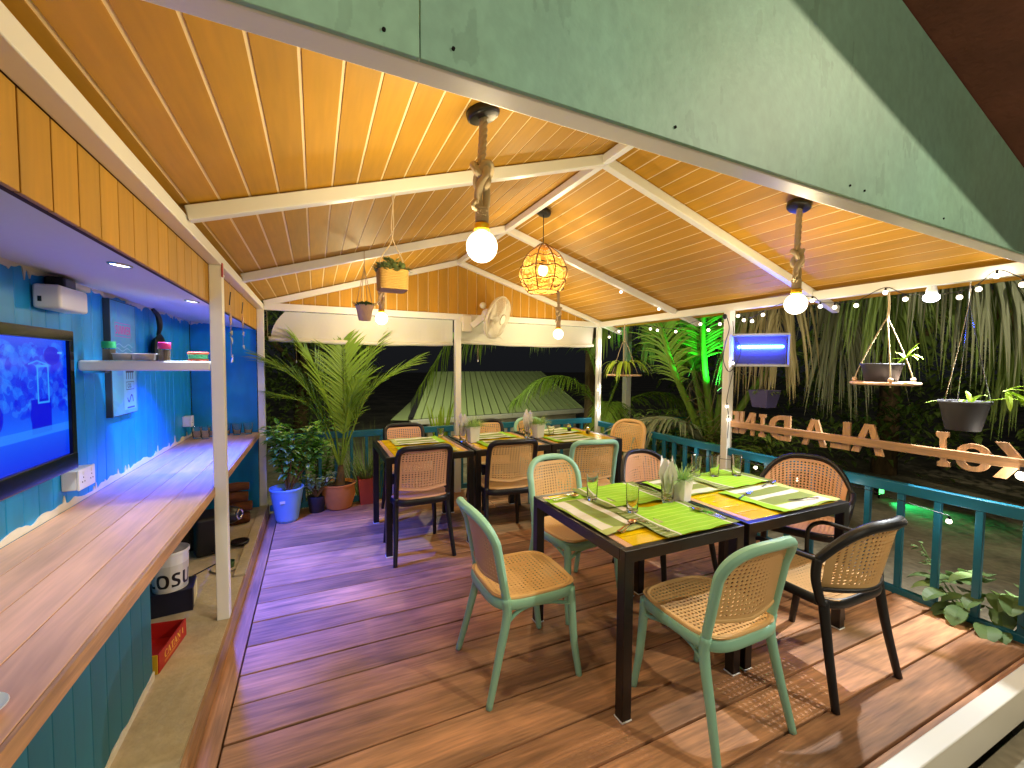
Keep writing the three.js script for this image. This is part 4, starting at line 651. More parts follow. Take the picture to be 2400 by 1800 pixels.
// side chair, sitter faces +z, back loop rounded (radius set by n)
function sideChairParts(n) {
  const P = {}, bx = 0.192, top = 0.855;
  const seatF = (u, v) => { const z = v * 0.215, x = u * (0.213 - 0.012 * (v < 0 ? -v : 0)) * sq(v * 0.96, 5); return V(x, 0.468 + 0.008 * (1 - u * u) * (0.4 + 0.6 * v) - 0.010 * Math.sin(Math.PI * (0.5 + v * 0.5)) * (1 - u * u) - 0.012 * Math.max(0, v - 0.6), z); };
  P.seat = cane(seatF, 20, 20, 0.60, 1);
  const ring = [], rim = []; for (let i = 0; i < 40; i++) { const a = (i / 40) * Math.PI * 2, c = Math.cos(a), s = Math.sin(a), k = Math.pow(Math.pow(Math.abs(c), 4.2) + Math.pow(Math.abs(s), 4.2), -1 / 4.2); ring.push(V(c * k * 0.212, 0.445, s * k * 0.217)); rim.push(V(c * k * 0.205, 0.464, s * k * 0.209)); }
  P.seat_rim = tube(rim, 0.011, 80, 8, 1, true); P.seat_frame = tube(ring, 0.014, 80, 8, 1, true).translate(0, -0.445, 0).scale(1, 1.9, 1).translate(0, 0.438, 0);
  const bz = (y, x) => -0.200 - (y - 0.45) * 0.19 - Math.max(0, y - 0.72) * 0.12 + 0.9 * x * x;            // back plane, hollowed
  const y0 = 0.535, y1 = top - 0.022;
  P.backrest = cane((u, v) => { const y = y0 + (v + 1) / 2 * (y1 - y0), w = bx * (v > 0 ? sq(v * 0.93, n) : 1) * (0.985 + 0.03 * v), x = u * w; return V(x, y - 0.018 * (1 - Math.abs(u)) * (v < -0.5 ? (-v - 0.5) * 2 : 0), bz(y, x) + 0.004); }, 17, 17, 0.62, 1);
  const low = []; for (let i = 0; i <= 14; i++) { const x = -bx + (2 * bx * i) / 14; low.push(V(x, y0 - 0.018 * (1 - Math.abs(x) / bx) + 0.003, bz(y0, x) + 0.004)); } P.backrest_rim = tube(low, 0.010, 28, 8);
  const loop = []; for (const s of [-1]) for (let i = 0; i <= 6; i++) { const y = 0.44 + (i / 6) * (0.70 - 0.44); loop.push(V(s * (bx + 0.004), y, bz(y, bx))); }
  for (let i = 1; i < 22; i++) { const a = Math.PI - (i / 22) * Math.PI, c = Math.cos(a), s = Math.sin(a), k = Math.pow(Math.pow(Math.abs(c), n) + Math.pow(Math.abs(s), n), -1 / n), x = c * k * (bx + 0.004), y = 0.70 + s * k * (top - 0.70); loop.push(V(x, y, bz(y, x) - 0.012 * Math.max(0, s))); }
  for (let i = 6; i >= 0; i--) { const y = 0.44 + (i / 6) * (0.70 - 0.44); loop.push(V(bx + 0.004, y, bz(y, bx))); }
  P.back_frame = tube(loop, (t) => 0.019 + 0.003 * Math.sin(Math.PI * t), 110, 10);
  P.rear = [-1, 1].map((s) => tube([V(s * (bx + 0.004), 0.47, bz(0.47, bx)), V(s * (bx + 0.005), 0.40, -0.195 + 0.03), V(s * 0.205, 0.22, -0.205), V(s * 0.222, 0.0, -0.262)], (t) => 0.0225 - 0.007 * t, 24, 10));
  P.front = [-1, 1].map((s) => tube([V(s * 0.188, 0.445, 0.178), V(s * 0.19, 0.34, 0.186), V(s * 0.198, 0.18, 0.196), V(s * 0.208, 0.0, 0.222)], (t) => 0.0225 - 0.007 * t, 24, 10));
  P.brace = [-1, 1].map((s) => tube([V(s * 0.195, 0.335, -0.185), V(s * 0.188, 0.392, -0.10), V(s * 0.184, 0.400, 0.03), V(s * 0.19, 0.365, 0.185)], 0.012, 24, 8, 0.7));
  P.frontBrace = tube([V(-0.188, 0.36, 0.185), V(-0.08, 0.397, 0.18), V(0.08, 0.397, 0.18), V(0.188, 0.36, 0.185)], 0.012, 24, 8, 0.7);
  return P;
}
function armChairParts() {
  const P = {};
  const seatF = (u, v) => V(u * 0.225 * sq(v * 0.95, 6), 0.462 - 0.010 * (1 - u * u) * (1 - v * v) - 0.01 * Math.max(0, v - 0.6), v * 0.215); P.seat = cane(seatF, 20, 20, 0.60, 1);
  const ring = []; for (let i = 0; i < 40; i++) { const a = (i / 40) * Math.PI * 2, c = Math.cos(a), s = Math.sin(a), k = Math.pow(Math.pow(Math.abs(c), 5) + Math.pow(Math.abs(s), 5), -0.2); ring.push(V(c * k * 0.226, 0.44, s * k * 0.217)); }
  P.seat_frame = tube(ring, 0.015, 80, 8, 1, true).translate(0, -0.44, 0).scale(1, 1.7, 1).translate(0, 0.443, 0);
  const hx = 0.268, bz = (y, x) => -0.262 - (y - 0.5) * 0.20 + 1.75 * x * x;
  const topY = (x) => 0.835 - 0.62 * Math.pow(Math.abs(x) / hx, 3.4) * 0.30;
  P.backrest = cane((u, v) => { const x = u * 0.242, yt = topY(x) - 0.012, y = 0.515 + (v + 1) / 2 * (yt - 0.515); return V(x * (0.90 + 0.10 * (v + 1) / 2), y, bz(y, x) + 0.006); }, 22, 16, 0.62, 1);
  const rail = []; for (let i = 0; i <= 24; i++) { const x = -hx + (2 * hx * i) / 24; rail.push(V(x, topY(x), bz(topY(x), x))); }
  const arm = (s) => [V(s * 0.272, 0.655, bz(0.65, hx)), V(s * 0.278, 0.652, 0.0), V(s * 0.27, 0.645, 0.12), V(s * 0.255, 0.60, 0.172), V(s * 0.243, 0.45, 0.178)];
  P.back_frame = tube(rail, (t) => 0.015 + 0.004 * Math.sin(Math.PI * t), 60, 10, 1.35);
  P.lower_rail = tube(Array.from({ length: 13 }, (_, i) => { const x = -0.235 + 0.47 * i / 12; return V(x, 0.508, bz(0.508, x) + 0.004); }), 0.011, 28, 8);
  P.post = [-1, 1].map((s) => tube([V(s * hx, 0.66, bz(0.65, hx)), V(s * 0.262, 0.56, bz(0.56, 0.258)), V(s * 0.24, 0.44, -0.175)], 0.0175, 16, 10, 1.2));
  P.arm = [-1, 1].map((s) => tube(arm(s), 0.0115, 30, 8, 1.3));
  P.rear = [-1, 1].map((s) => tube([V(s * 0.228, 0.46, -0.175), V(s * 0.24, 0.25, -0.21), V(s * 0.262, 0, -0.262)], (t) => 0.023 - 0.006 * t, 16, 10));
  P.front = [-1, 1].map((s) => tube([V(s * 0.222, 0.46, 0.18), V(s * 0.235, 0.25, 0.21), V(s * 0.258, 0, 0.255)], (t) => 0.023 - 0.006 * t, 16, 10));
  return P;
}
const ROUND = sideChairParts(2.8), SQUARE = sideChairParts(6), ARM = armChairParts();
function makeChair(P, frame, caneM, label, x, z, turn, s, group) {
  const t = thing('dining_chair', label, 'chair', [x, 0.001, z], turn, group); t.scale.setScalar(s);
  part('seat', P.seat, caneM, t); part('seat_frame', P.seat_frame, frame, t); part('backrest', P.backrest, caneM, t); part('back_frame', P.back_frame, frame, t);
  if (P.seat_rim) part('seat_rim', P.seat_rim, caneM, t); if (P.backrest_rim) part('backrest_rim', P.backrest_rim, caneM, t);
  for (const g of [...P.rear, ...P.front]) part('leg', g, frame, t);
  for (const g of [...(P.brace ?? []), ...(P.frontBrace ? [P.frontBrace] : [])]) part('stretcher', g, frame, t);
  for (const g of P.arm ?? []) part('armrest', g, frame, t); for (const g of P.post ?? []) part('back_post', g, frame, t); if (P.lower_rail) part('lower_rail', P.lower_rail, frame, t);
  return t;
}
const GM = 'mint framed cane chairs', GB = 'black framed square backed chairs', GA = 'black armchairs with wide curved backs', GP = 'chairs along the far side of the back row';
makeChair(ROUND, M.mint, M.cane, 'mint framed cane chair at the left end of the nearest table, seat facing right', 0.945, -1.92, Math.PI / 2, 1, GM);
makeChair(ROUND, M.mint, M.cane, 'mint framed cane chair in the foreground, back to the viewer, at the nearest table', 1.575, -1.325, Math.PI + 0.0, 1, GM);
makeChair(ROUND, M.mint, M.cane, 'mint framed cane chair on the far side of the nearest table, facing the viewer', 1.535, -2.33, 0.08, 1.02, GM);
makeChair(SQUARE, M.mint, M.cane, 'mint framed cane chair, back to the viewer, at the right table of the back row', 2.23, -3.25, Math.PI - 0.22, 1.03, GM);
makeChair(ARM, M.blackPl, M.cane, 'black armchair in the right foreground, its curved cane back to the viewer', 2.335, -1.31, Math.PI, 1, GA);
makeChair(ARM, M.blackPl, M.canePink, 'black armchair at the right end of the right hand table, in front of the railing', 3.02, -1.80, -1.15, 1.03, GA);
makeChair(ARM, M.blackPl, M.canePink, 'black framed chair with a rounded back, far side of the right hand table', 2.36, -2.36, 0.02, 1, GA);
makeChair(SQUARE, M.blackPl, M.canePink, 'black square backed cane chair with its back to us, left table of the back row', 0.755, -3.50, Math.PI + 0.03, 1.05, GB);
makeChair(SQUARE, M.blackPl, M.cane, 'black square backed cane chair with its back to us, middle table of the back row', 1.52, -3.46, Math.PI - 0.10, 1.05, GB);
makeChair(SQUARE, M.blackPl, M.canePink, 'pink cane chair on the far side of the back row, leftmost, by the potted palm', 0.86, -4.36, 0.0, 1.02, GP);
makeChair(SQUARE, M.blackPl, M.cane, 'orange cane chair on the far side of the back row, behind the left napkin glass', 1.80, -4.36, 0.0, 1.02, GP);
makeChair(ROUND, M.mint, M.cane, 'round backed cane chair, far side of the back row, behind the right napkin glass', 2.36, -4.36, -0.05, 1.02, GP);
makeChair(ROUND, M.cane, M.cane, 'orange cane chair at the right end of the back row, close to the right railing', 3.03, -3.78, -1.25, 1.04);

// ---------------------------------------------------------------- railings
function railing(label, a, b, y0, y1, step, mat, skip = () => false) {
  const t = thing('railing', label, 'railing'), d = b.clone().sub(a), L = d.length(), n = Math.round(L / step);
  part('top_rail', bar(a.clone().setY(y1 - 0.035), b.clone().setY(y1 - 0.035), 0.05, 0.07), mat, t); part('bottom_rail', bar(a.clone().setY(y0 + 0.03), b.clone().setY(y0 + 0.03), 0.04, 0.06), mat, t);
  for (let i = 1; i < n; i++) { const p = a.clone().addScaledVector(d, i / n); if (skip(i)) continue; part('baluster', rbox(0.032, y1 - y0 - 0.13, 0.036, p.x, (y0 + y1) / 2 - 0.005, p.z, 0.004, 'y'), mat, t); }
}
railing('teal steel railing along the right edge of the deck, in front of the road', V(3.575, 0, -0.72), V(3.575, 0, -2.79), -0.02, 0.755, 0.189, M.steel);
railing('teal steel railing between the second right post and the far corner post', V(3.575, 0, -2.87), V(3.575, 0, -4.84), -0.02, 0.76, 0.15, M.steel);
railing('teal steel railing along the back edge of the deck behind the back row of tables', V(-0.44, 0, -4.99), V(3.54, 0, -4.99), 0.0, 0.79, 0.16, M.steel);
railing('bright turquoise railing of the terrace beyond the far corner post', V(4.25, 0, -6.0), V(7.2, 0, -6.0), -0.35, 0.56, 0.2, M.steelLight);

// ---------------------------------------------------------------- roller blinds
function blind(label, xa, xb, yb, cut, seed) {
  const t = thing('roller_blind', label, 'blind', [0, 0, 0], 0, 'white roller blinds under the back gable'), nx = 40, ny = 8, mb = new MB(), g = RNG(seed), ph = g() * 6;
  const cloth = new THREE.MeshPhysicalMaterial({ color: S('#ddd8cc'), roughness: 0.7, transmission: 0.15, thickness: 0, side: THREE.DoubleSide });
  const P = (i, j) => { const v = j / ny, x0 = xa + cut * (1 - v) * (1 - v), x = x0 + (xb - x0) * i / nx, y = 2.055 + (yb + 0.03 + 0.03 * Math.sin(Math.PI * i / nx) * -0.6 - 2.055) * v; return V(x, y, -4.945 + 0.012 * Math.sin(x * 5 + v * 3 + ph) * v - 0.02 * v + 0.006 * Math.sin(x * 23 + ph) * v); };
  for (let i = 0; i < nx; i++) for (let j = 0; j < ny; j++) mb.quad(P(i, j), P(i + 1, j), P(i + 1, j + 1), P(i, j + 1));
  const geo = mb.geo(); part('cloth', geo, cloth, t);
  part('roll', tube(Array.from({ length: 13 }, (_, i) => { const x = xa - 0.02 + (xb - xa + 0.02) * i / 12; return V(x, yb + 0.02 - 0.018 * Math.sin(Math.PI * i / 12), -4.955); }), (q) => 0.024 + 0.003 * Math.sin(q * 23), 40, 12), cloth, t);
  part('cord', rod(V(xa - 0.03, 2.05, -4.93), V(xa - 0.025, yb + 0.03, -4.93), 0.0025, 5), M.twine, t); part('cord', rod(V(xa + (xb - xa) * 0.12, yb + 0.02, -4.95), V(xa + (xb - xa) * 0.12, yb - 0.2, -4.95), 0.0022, 5), M.twine, t);
  part('cord_toggle', lathe([[0.0005, -0.02], [0.006, -0.01], [0.005, 0.01], [0.0005, 0.014]], 10).translate(xa + (xb - xa) * 0.12, yb - 0.205, -4.95), M.plastic, t);
}
blind('white roller blind half rolled up, left of the middle post', -0.40, 1.50, 1.755, 0.13, 2);
blind('white roller blind half rolled up, right of the middle post behind the fan', 1.59, 3.53, 1.785, 0.0, 5);

// ---------------------------------------------------------------- wall fan
{
  const t = thing('wall_fan', 'cream white wall fan on the middle post, tilted down to the right', 'fan', [1.94, 2.075, -4.62]), n = V(0.62, -0.35, 0.70).normalize(), head = new THREE.Group(); const ws = std({ color: S('#e4dccb'), roughness: 0.4 });
  const q = new THREE.Quaternion().setFromUnitVectors(V(0, 0, 1), n), R = 0.25, put = (g) => g.applyQuaternion(q);
  const wires = (z0, z1, r0) => { const l = []; for (let i = 0; i < 84; i++) { const a = (i / 84) * 6.2832, c = Math.cos(a), s = Math.sin(a), c2 = Math.cos(a + 0.35), s2 = Math.sin(a + 0.35); l.push(tube([V(c * r0, s * r0, z1), V((c * 0.6 + c2 * 0.4) * R * 0.6, (s * 0.6 + s2 * 0.4) * R * 0.6, z1 * 0.86 + z0 * 0.14), V(c2 * R * 0.97, s2 * R * 0.97, z0 * 0.5 + z1 * 0.5), V(c2 * R, s2 * R, z0)], 0.0022, 8, 4)); } for (const k of [0.45, 0.72]) l.push(new THREE.TorusGeometry(R * k, 0.0016, 4, 48).translate(0, 0, z1 * 0.92)); return l; };
  part('front_grille', put(merge(wires(0, 0.07, 0.055))), ws, t); part('rear_grille', put(merge(wires(0, -0.065, 0.05))), ws, t); part('rim', put(new THREE.TorusGeometry(R, 0.011, 10, 64)), ws, t);
  part('hub_cap', put(lathe([[0, 0.012], [0.05, 0.010], [0.06, 0.002], [0.058, -0.006], [0, -0.006]], 32).rotateX(Math.PI / 2).translate(0, 0, 0.072)), ws, t);
  part('hub_ring', put(new THREE.TorusGeometry(0.061, 0.004, 8, 40).translate(0, 0, 0.074)), std({ color: S('#8d7c55'), roughness: 0.5 }), t);
  for (let k = 0; k < 3; k++) { const mb = new MB(), f = (r, w) => { const a = k * 2.094 + w * (0.55 + 0.2 * r / R); return V(Math.cos(a) * r, Math.sin(a) * r, 0.03 * (w - 0.5) * (r / R)); }; for (let i = 0; i < 8; i++) for (let j = 0; j < 6; j++) { const r = (x) => 0.035 + (R * 0.86 - 0.035) * x / 8, w = (x) => (x / 6) * 1.5; mb.quad(f(r(i), w(j)), f(r(i + 1), w(j)), f(r(i + 1), w(j + 1)), f(r(i), w(j + 1))); } part('blade', put(mb.geo()), new THREE.MeshPhysicalMaterial({ color: S('#e9e2cf'), roughness: 0.3, transmission: 0.1, thickness: 0, side: THREE.DoubleSide }), t); }
  part('motor', put(lathe([[0, -0.2], [0.04, -0.195], [0.062, -0.16], [0.066, -0.09], [0.055, -0.06], [0, -0.055]], 28).rotateX(Math.PI / 2)), ws, t);
  part('knob', new THREE.SphereGeometry(0.038, 16, 12).translate(-0.16, 0.14, -0.05), ws, t);
  part('bracket', [bar(V(-0.11, 0.03, -0.12), V(-0.24, -0.09, -0.20), 0.05, 0.07), rbox(0.12, 0.2, 0.05, -0.30, -0.06, -0.22, 0.015), bar(V(-0.34, -0.02, -0.22), V(-0.38, -0.02, -0.23), 0.04, 0.06)], ws, t);
  part('pull_cord', [rod(V(0.02, -0.2, -0.05), V(0.11, -0.26, -0.02), 0.004, 6)], ws, t);
}
// ---------------------------------------------------------------- hanging planters under the left slope
{
  const t = thing('hanging_basket', 'square coiled rope basket of leafy greens hung from the first rafter', 'hanging planter', [0.34, 0, -2.1]), w = 0.066, coil = [];
  for (let i = 0; i < 12; i++) { const pts = []; for (let k = 0; k < 32; k++) { const a = (k / 32) * 6.2832, c = Math.cos(a), s = Math.sin(a), q = Math.pow(Math.pow(Math.abs(c), 5) + Math.pow(Math.abs(s), 5), -0.2) * w * (0.97 + 0.0028 * i); pts.push(V(c * q, 1.882 + i * 0.0076, s * q)); } coil.push(tube(pts, 0.0046, 64, 6, 1, true)); }
  const bas = std({ color: S('#c39a50'), roughness: 0.95 }, rep(grain, 30, 30), 0.001); part('basket', coil, bas, t); part('bottom', rbox(0.12, 0.006, 0.12, 0, 1.88, 0, 0.002), M.palePot, t); part('rope_handle', [tube([V(-0.06, 1.95, 0.03), V(-0.055, 2.02, 0.02), V(0, 2.12, 0), V(0, 2.36, 0)], 0.0028, 24, 5), tube([V(0.06, 1.95, -0.03), V(0.055, 2.02, -0.02), V(0, 2.13, 0), V(0.012, 2.36, 0)], 0.0028, 24, 5)], M.rope, t);
  const g = RNG(8), mb = new MB(); for (let i = 0; i < 260; i++) { const a = g() * 6.283, r = Math.sqrt(g()) * 0.075, y = 1.955 + g() * 0.07 * (1.2 - r / 0.09), o = V(Math.cos(a) + (g() - 0.5), 0.5 + g() * 0.8, Math.sin(a) + (g() - 0.5)); leaf(mb, V(Math.cos(a) * r, y, Math.sin(a) * r), o, V(0, 1, 0), 0.018 + g() * 0.014, 0.016, 0.5, 0.2, 3); } part('foliage', mb.geo(), leafMat('#6f7f4c', 0.2), t).material.side = THREE.DoubleSide; part('soil', rbox(0.115, 0.02, 0.115, 0, 1.955, 0, 0.004), M.soil, t);
}
{
  const t = thing('hanging_pot', 'small pale stone pot of low greenery hung from the second rafter', 'hanging planter', [0.352, 0, -3.47]);
  part('pot', lathe([[0, 1.862], [0.043, 1.862], [0.066, 1.972], [0.069, 1.978], [0.063, 1.98], [0.06, 1.965], [0, 1.962]], 28), M.palePot, t);
  part('rope_handle', [[-0.06, 0.02], [0.055, 0.03], [-0.025, -0.055], [0.03, -0.05]].map(([x, z]) => tube([V(x, 1.975, z), V(x * 0.6, 2.10, z * 0.6), V(x * 0.05, 2.26, 0), V(0.002, 2.39, 0)], 0.0026, 16, 5)), M.rope, t);
  const g = RNG(12), mb = new MB(); for (let i = 0; i < 150; i++) { const a = g() * 6.283, r = Math.sqrt(g()) * 0.07; leaf(mb, V(Math.cos(a) * r, 1.965 + g() * 0.025, Math.sin(a) * r), V(Math.cos(a) * 0.8, 0.7 + g() * 0.6, Math.sin(a) * 0.8), V(0, 1, 0), 0.02 + g() * 0.014, 0.016, 0.8, 0.2, 3); } part('foliage', mb.geo(), leafMat('#3f6438', 0.15), t).material.side = THREE.DoubleSide;
}
// ---------------------------------------------------------------- hanging pots along the right eave
function strapLeaves(t, list, mat) { for (const [b, d, L, W, dr] of list) { const mb = new MB(); leaf(mb, V(...b), V(...d), V(0, 1, 0), L, W, dr, 0.25, 7, (q) => Math.min(1, 0.35 + q * 2) * Math.pow(Math.max(0, 1 - q), 0.45)); part('leaf', mb.geo(), mat, t); } }
{ // wooden disc with a pot, the left of the two near ones
  const t = thing('hanging_shelf', 'round wooden disc hung by ropes from the right eave beam, carrying a black pot', 'hanging shelf', [3.47, 0, -1.55]), R = 0.18, wood = std({ color: S('#d8b394'), roughness: 0.6 }, rep(grain, 2, 6), 0.001);
  part('disc', lathe([[0, 1.414], [R, 1.414], [R + 0.006, 1.424], [R, 1.434], [0, 1.434]], 40), wood, t);
  const a3 = [0.6, 2.55, 4.6]; part('rope', [...a3.map((a) => tube([V(Math.cos(a) * R * 0.93, 1.40, Math.sin(a) * R * 0.93), V(Math.cos(a) * R * 0.9, 1.47, Math.sin(a) * R * 0.9), V(Math.cos(a) * 0.03, 1.80, Math.sin(a) * 0.03), V(0, 1.86, 0)], 0.0042, 20, 6)), tube([V(0, 1.84, 0), V(0.006, 1.93, 0.004), V(0, 2.03, 0)], 0.0075, 12, 6)], M.twine, t);
  for (const a of a3) part('bead', new THREE.SphereGeometry(0.016, 12, 8).translate(Math.cos(a) * R * 0.93, 1.448, Math.sin(a) * R * 0.93), wood, t);
  const p = thing('orchid_pot', 'round black pot with one pale orchid shoot standing on the hanging wooden disc', 'potted plant', [3.47, 1.435, -1.57]);
  part('pot', lathe([[0, 0], [0.085, 0], [0.108, 0.105], [0.116, 0.112], [0.114, 0.122], [0.104, 0.118], [0.10, 0.085], [0, 0.085]], 36), M.greyPot, p); part('soil', lathe([[0, 0.092], [0.102, 0.086]], 24), M.soil, p);
  part('stem', tube([V(0.0, 0.08, 0.06), V(0.01, 0.14, 0.10), V(0, 0.17, 0.14)], 0.006, 14, 6), M.lime, p);
  strapLeaves(p, [[[0, 0.165, 0.13], [0.1, 1, 0.45], 0.11, 0.032, 0.6], [[0, 0.165, 0.13], [-0.2, 0.7, 0.9], 0.11, 0.035, 1.6], [[0, 0.16, 0.12], [0.2, 0.6, -0.5], 0.08, 0.03, 0.8], [[0, 0.17, 0.14], [-0.5, 0.3, 0.8], 0.09, 0.03, 1.2], [[0, 0.16, 0.13], [0.4, 0.9, 0.3], 0.10, 0.03, 0.8], [[0, 0.15, 0.12], [-0.3, 0.2, -0.6], 0.07, 0.025, 0.6]], M.lime);
}
{
  const t = thing('hanging_orchid_pot', 'large black pot with drooping strap leaves hung by wires at the right edge', 'hanging planter', [3.46, 0, -1.155]);
  part('pot', lathe([[0, 1.165], [0.075, 1.165], [0.106, 1.318], [0.116, 1.325], [0.114, 1.338], [0.103, 1.334], [0.098, 1.30], [0, 1.30]], 36), M.greyPot, t); part('soil', lathe([[0, 1.305], [0.1, 1.302]], 24), M.soil, t);
  part('wire', [[-0.10, -0.05], [0.09, -0.06], [0.0, 0.11]].map(([x, z]) => tube([V(x, 1.33, z), V(x * 0.3, 1.72, z * 0.3), V(0, 1.93, 0), V(0, 2.03, 0)], 0.0028, 16, 5)), M.chrome, t);
  strapLeaves(t, [[[-0.02, 1.32, -0.05], [-0.5, 0.55, -0.9], 0.12, 0.034, 1.0], [[0, 1.32, 0.0], [-0.7, 0.9, 0.1], 0.11, 0.03, 1.6], [[0.02, 1.32, 0.02], [0.3, 0.9, -0.2], 0.12, 0.03, 1.4], [[0, 1.32, 0.03], [-0.3, 1.1, 0.4], 0.13, 0.032, 1.6], [[0, 1.32, 0.05], [0.0, 0.75, 1], 0.26, 0.04, 1.1], [[0.0, 1.39, 0.16], [-0.3, 0.2, 1], 0.15, 0.045, 1.4], [[0, 1.40, 0.17], [0.3, -0.1, 0.8], 0.16, 0.042, 1.2], [[0, 1.40, 0.17], [-0.5, -0.4, 0.25], 0.13, 0.036, 0.9], [[0, 1.41, 0.17], [0.1, 0.8, 0.8], 0.15, 0.04, 1.7], [[0.02, 1.40, 0.18], [-0.2, -0.6, 0.6], 0.17, 0.045, 0.5], [[0.02, 1.40, 0.15], [0.5, 0.5, 0.5], 0.15, 0.04, 1.6]], M.lime);
}
{
  const t = thing('hanging_shelf', 'round wooden disc hung near the far right corner post, carrying a fern pot', 'hanging shelf', [3.45, 0, -4.19]), R = 0.21, wood = std({ color: S('#d8b394'), roughness: 0.6 }, rep(grain, 2, 6), 0.001);
  part('disc', lathe([[0, 1.402], [R, 1.402], [R + 0.006, 1.412], [R, 1.424], [0, 1.424]], 36), wood, t); const a3 = [0.3, 2.3, 4.5];
  part('rope', [...a3.map((a) => tube([V(Math.cos(a) * R * 0.9, 1.40, Math.sin(a) * R * 0.9), V(Math.cos(a) * 0.04, 1.78, Math.sin(a) * 0.04), V(0, 1.85, 0)], 0.004, 16, 6)), rod(V(0, 1.84, 0), V(0, 2.04, 0), 0.007, 6)], M.rope, t);
  const p = thing('fern_pot', 'dark pot with arching bright yellow green fern leaves on the far hanging disc', 'potted plant', [3.45, 1.425, -4.19]);
  part('pot', lathe([[0, 0], [0.10, 0], [0.125, 0.14], [0.12, 0.145], [0.11, 0.12], [0, 0.12]], 32), M.greyPot, p);
  const g = RNG(31), l = []; for (let i = 0; i < 26; i++) { const a = g() * 6.283, r = 0.04 + 0.05 * g(); l.push([[Math.cos(a) * r, 0.12, Math.sin(a) * r], [Math.cos(a) * 0.9, 0.7 + g() * 0.7, Math.sin(a) * 0.9], 0.22 + g() * 0.2, 0.045, 2.2 + g() * 1.3]); } strapLeaves(p, l, M.fern);
}
{ const t = thing('square_pot', 'dark violet square pot hung outside below the insect lamp', 'pot', [3.82, 1.15, -2.63]); part('pot', lathe([[0, 0], [0.098, 0], [0.135, 0.16], [0.128, 0.16], [0.12, 0.14], [0, 0.14]], 4).rotateY(Math.PI / 4).toNonIndexed(), M.purplePot, t).geometry.computeVertexNormals(); part('wire', [rod(V(-0.08, 0.15, 0), V(0, 0.9, 0), 0.002, 5), rod(V(0.08, 0.15, 0), V(0, 0.9, 0), 0.002, 5)], M.black, t); const g = RNG(41), mb = new MB(); for (let i = 0; i < 40; i++) { const a = g() * 6.283; leaf(mb, V(Math.cos(a) * 0.05, 0.14, Math.sin(a) * 0.05), V(Math.cos(a), 0.8 + g(), Math.sin(a)), V(0, 1, 0), 0.05 + g() * 0.05, 0.02, 1.6, 0.2, 3); } part('foliage', mb.geo(), M.dull, t); }

// ---------------------------------------------------------------- wooden sign, lettering faces the road
{
  const t = thing('wooden_sign', 'wooden sign bar with cut out letters, seen from behind above the right railing', 'sign');
  part('bar', bar(V(3.60, 0.983, -2.85), V(3.60, 0.992, -0.90), 0.03, 0.058), M.raw, t);
  const signWood = tones(M.raw, [1.08])[0]; const font = await new FontLoader().loadAsync('fonts/droid/droid_sans_bold.typeface.json');
  const letter = (ch, z0, z1, y0, y1, tilt = 0) => { const g = new TextGeometry(ch, { font, size: 1, depth: 0.1, curveSegments: 8, bevelEnabled: false }); g.computeBoundingBox(); const b = g.boundingBox, w = b.max.x - b.min.x, h = b.max.y - b.min.y; g.translate(-(b.min.x + b.max.x) / 2, -(b.min.y + b.max.y) / 2, 0).scale(Math.abs(z1 - z0) / w, (y1 - y0) / h, 0.2).rotateZ(tilt).rotateY(Math.PI / 2).translate(3.618, (y0 + y1) / 2, (z0 + z1) / 2); gridUV(g, 'y'); part('letter', g, signWood, t); };
  letter('E', -2.855, -2.735, 0.898, 1.105); letter('N', -2.725, -2.58, 0.90, 1.108, 0.03); letter('I', -2.535, -2.475, 0.90, 1.105); letter('D', -2.44, -2.255, 0.898, 1.112, -0.02); letter('A', -2.16, -1.975, 0.898, 1.108); letter('L', -1.945, -1.815, 0.908, 1.118); letter('A', -1.80, -1.60, 0.905, 1.12, 0.03); letter('I', -1.325, -1.265, 0.903, 1.122, -0.06); letter('O', -1.235, -1.08, 0.902, 1.07); letter('K', -1.07, -0.90, 0.89, 1.10);
}
// ---------------------------------------------------------------- potted plants by the back edge
function shrubPlant(t, base, h, r, n, seed, mats, lean = V(0, 0, 0), sizes = [0.06, 0.035]) {
  const g = RNG(seed), br = [], pale = new MB(), dark = new MB();
  for (let i = 0; i < 16; i++) {
    const a = g() * 6.283, o = Math.sqrt(g()), p0 = base.clone(), p2 = base.clone().add(V(Math.cos(a) * r * o + lean.x, h * (0.45 + 0.55 * g()), Math.sin(a) * r * o * 0.8 + lean.z)), p1 = p0.clone().lerp(p2, 0.5).add(V(Math.cos(a) * r * 0.05, h * 0.08, 0));
    const c = new THREE.CatmullRomCurve3([p0, p1, p2]); br.push(tube(c, (q) => 0.009 * (1 - 0.75 * q), 12, 6));
    for (let k = 0; k < n / 16; k++) { const q = 0.45 + 0.55 * g(), p = c.getPointAt(q), b = g() * 6.283; leaf(g() < 0.35 ? pale : dark, p, V(Math.cos(b), 0.25 + g() * 0.9, Math.sin(b)), V(0, 1, 0), sizes[0] * (0.7 + 0.7 * g()), sizes[1] * (0.8 + 0.4 * g()), 0.5 + 0.6 * g(), 0.3, 4); }
  }
  part('branch', br, M.bark, t); part('foliage', dark.geo(), mats[0], t); part('foliage', pale.geo(), mats[1], t);
}
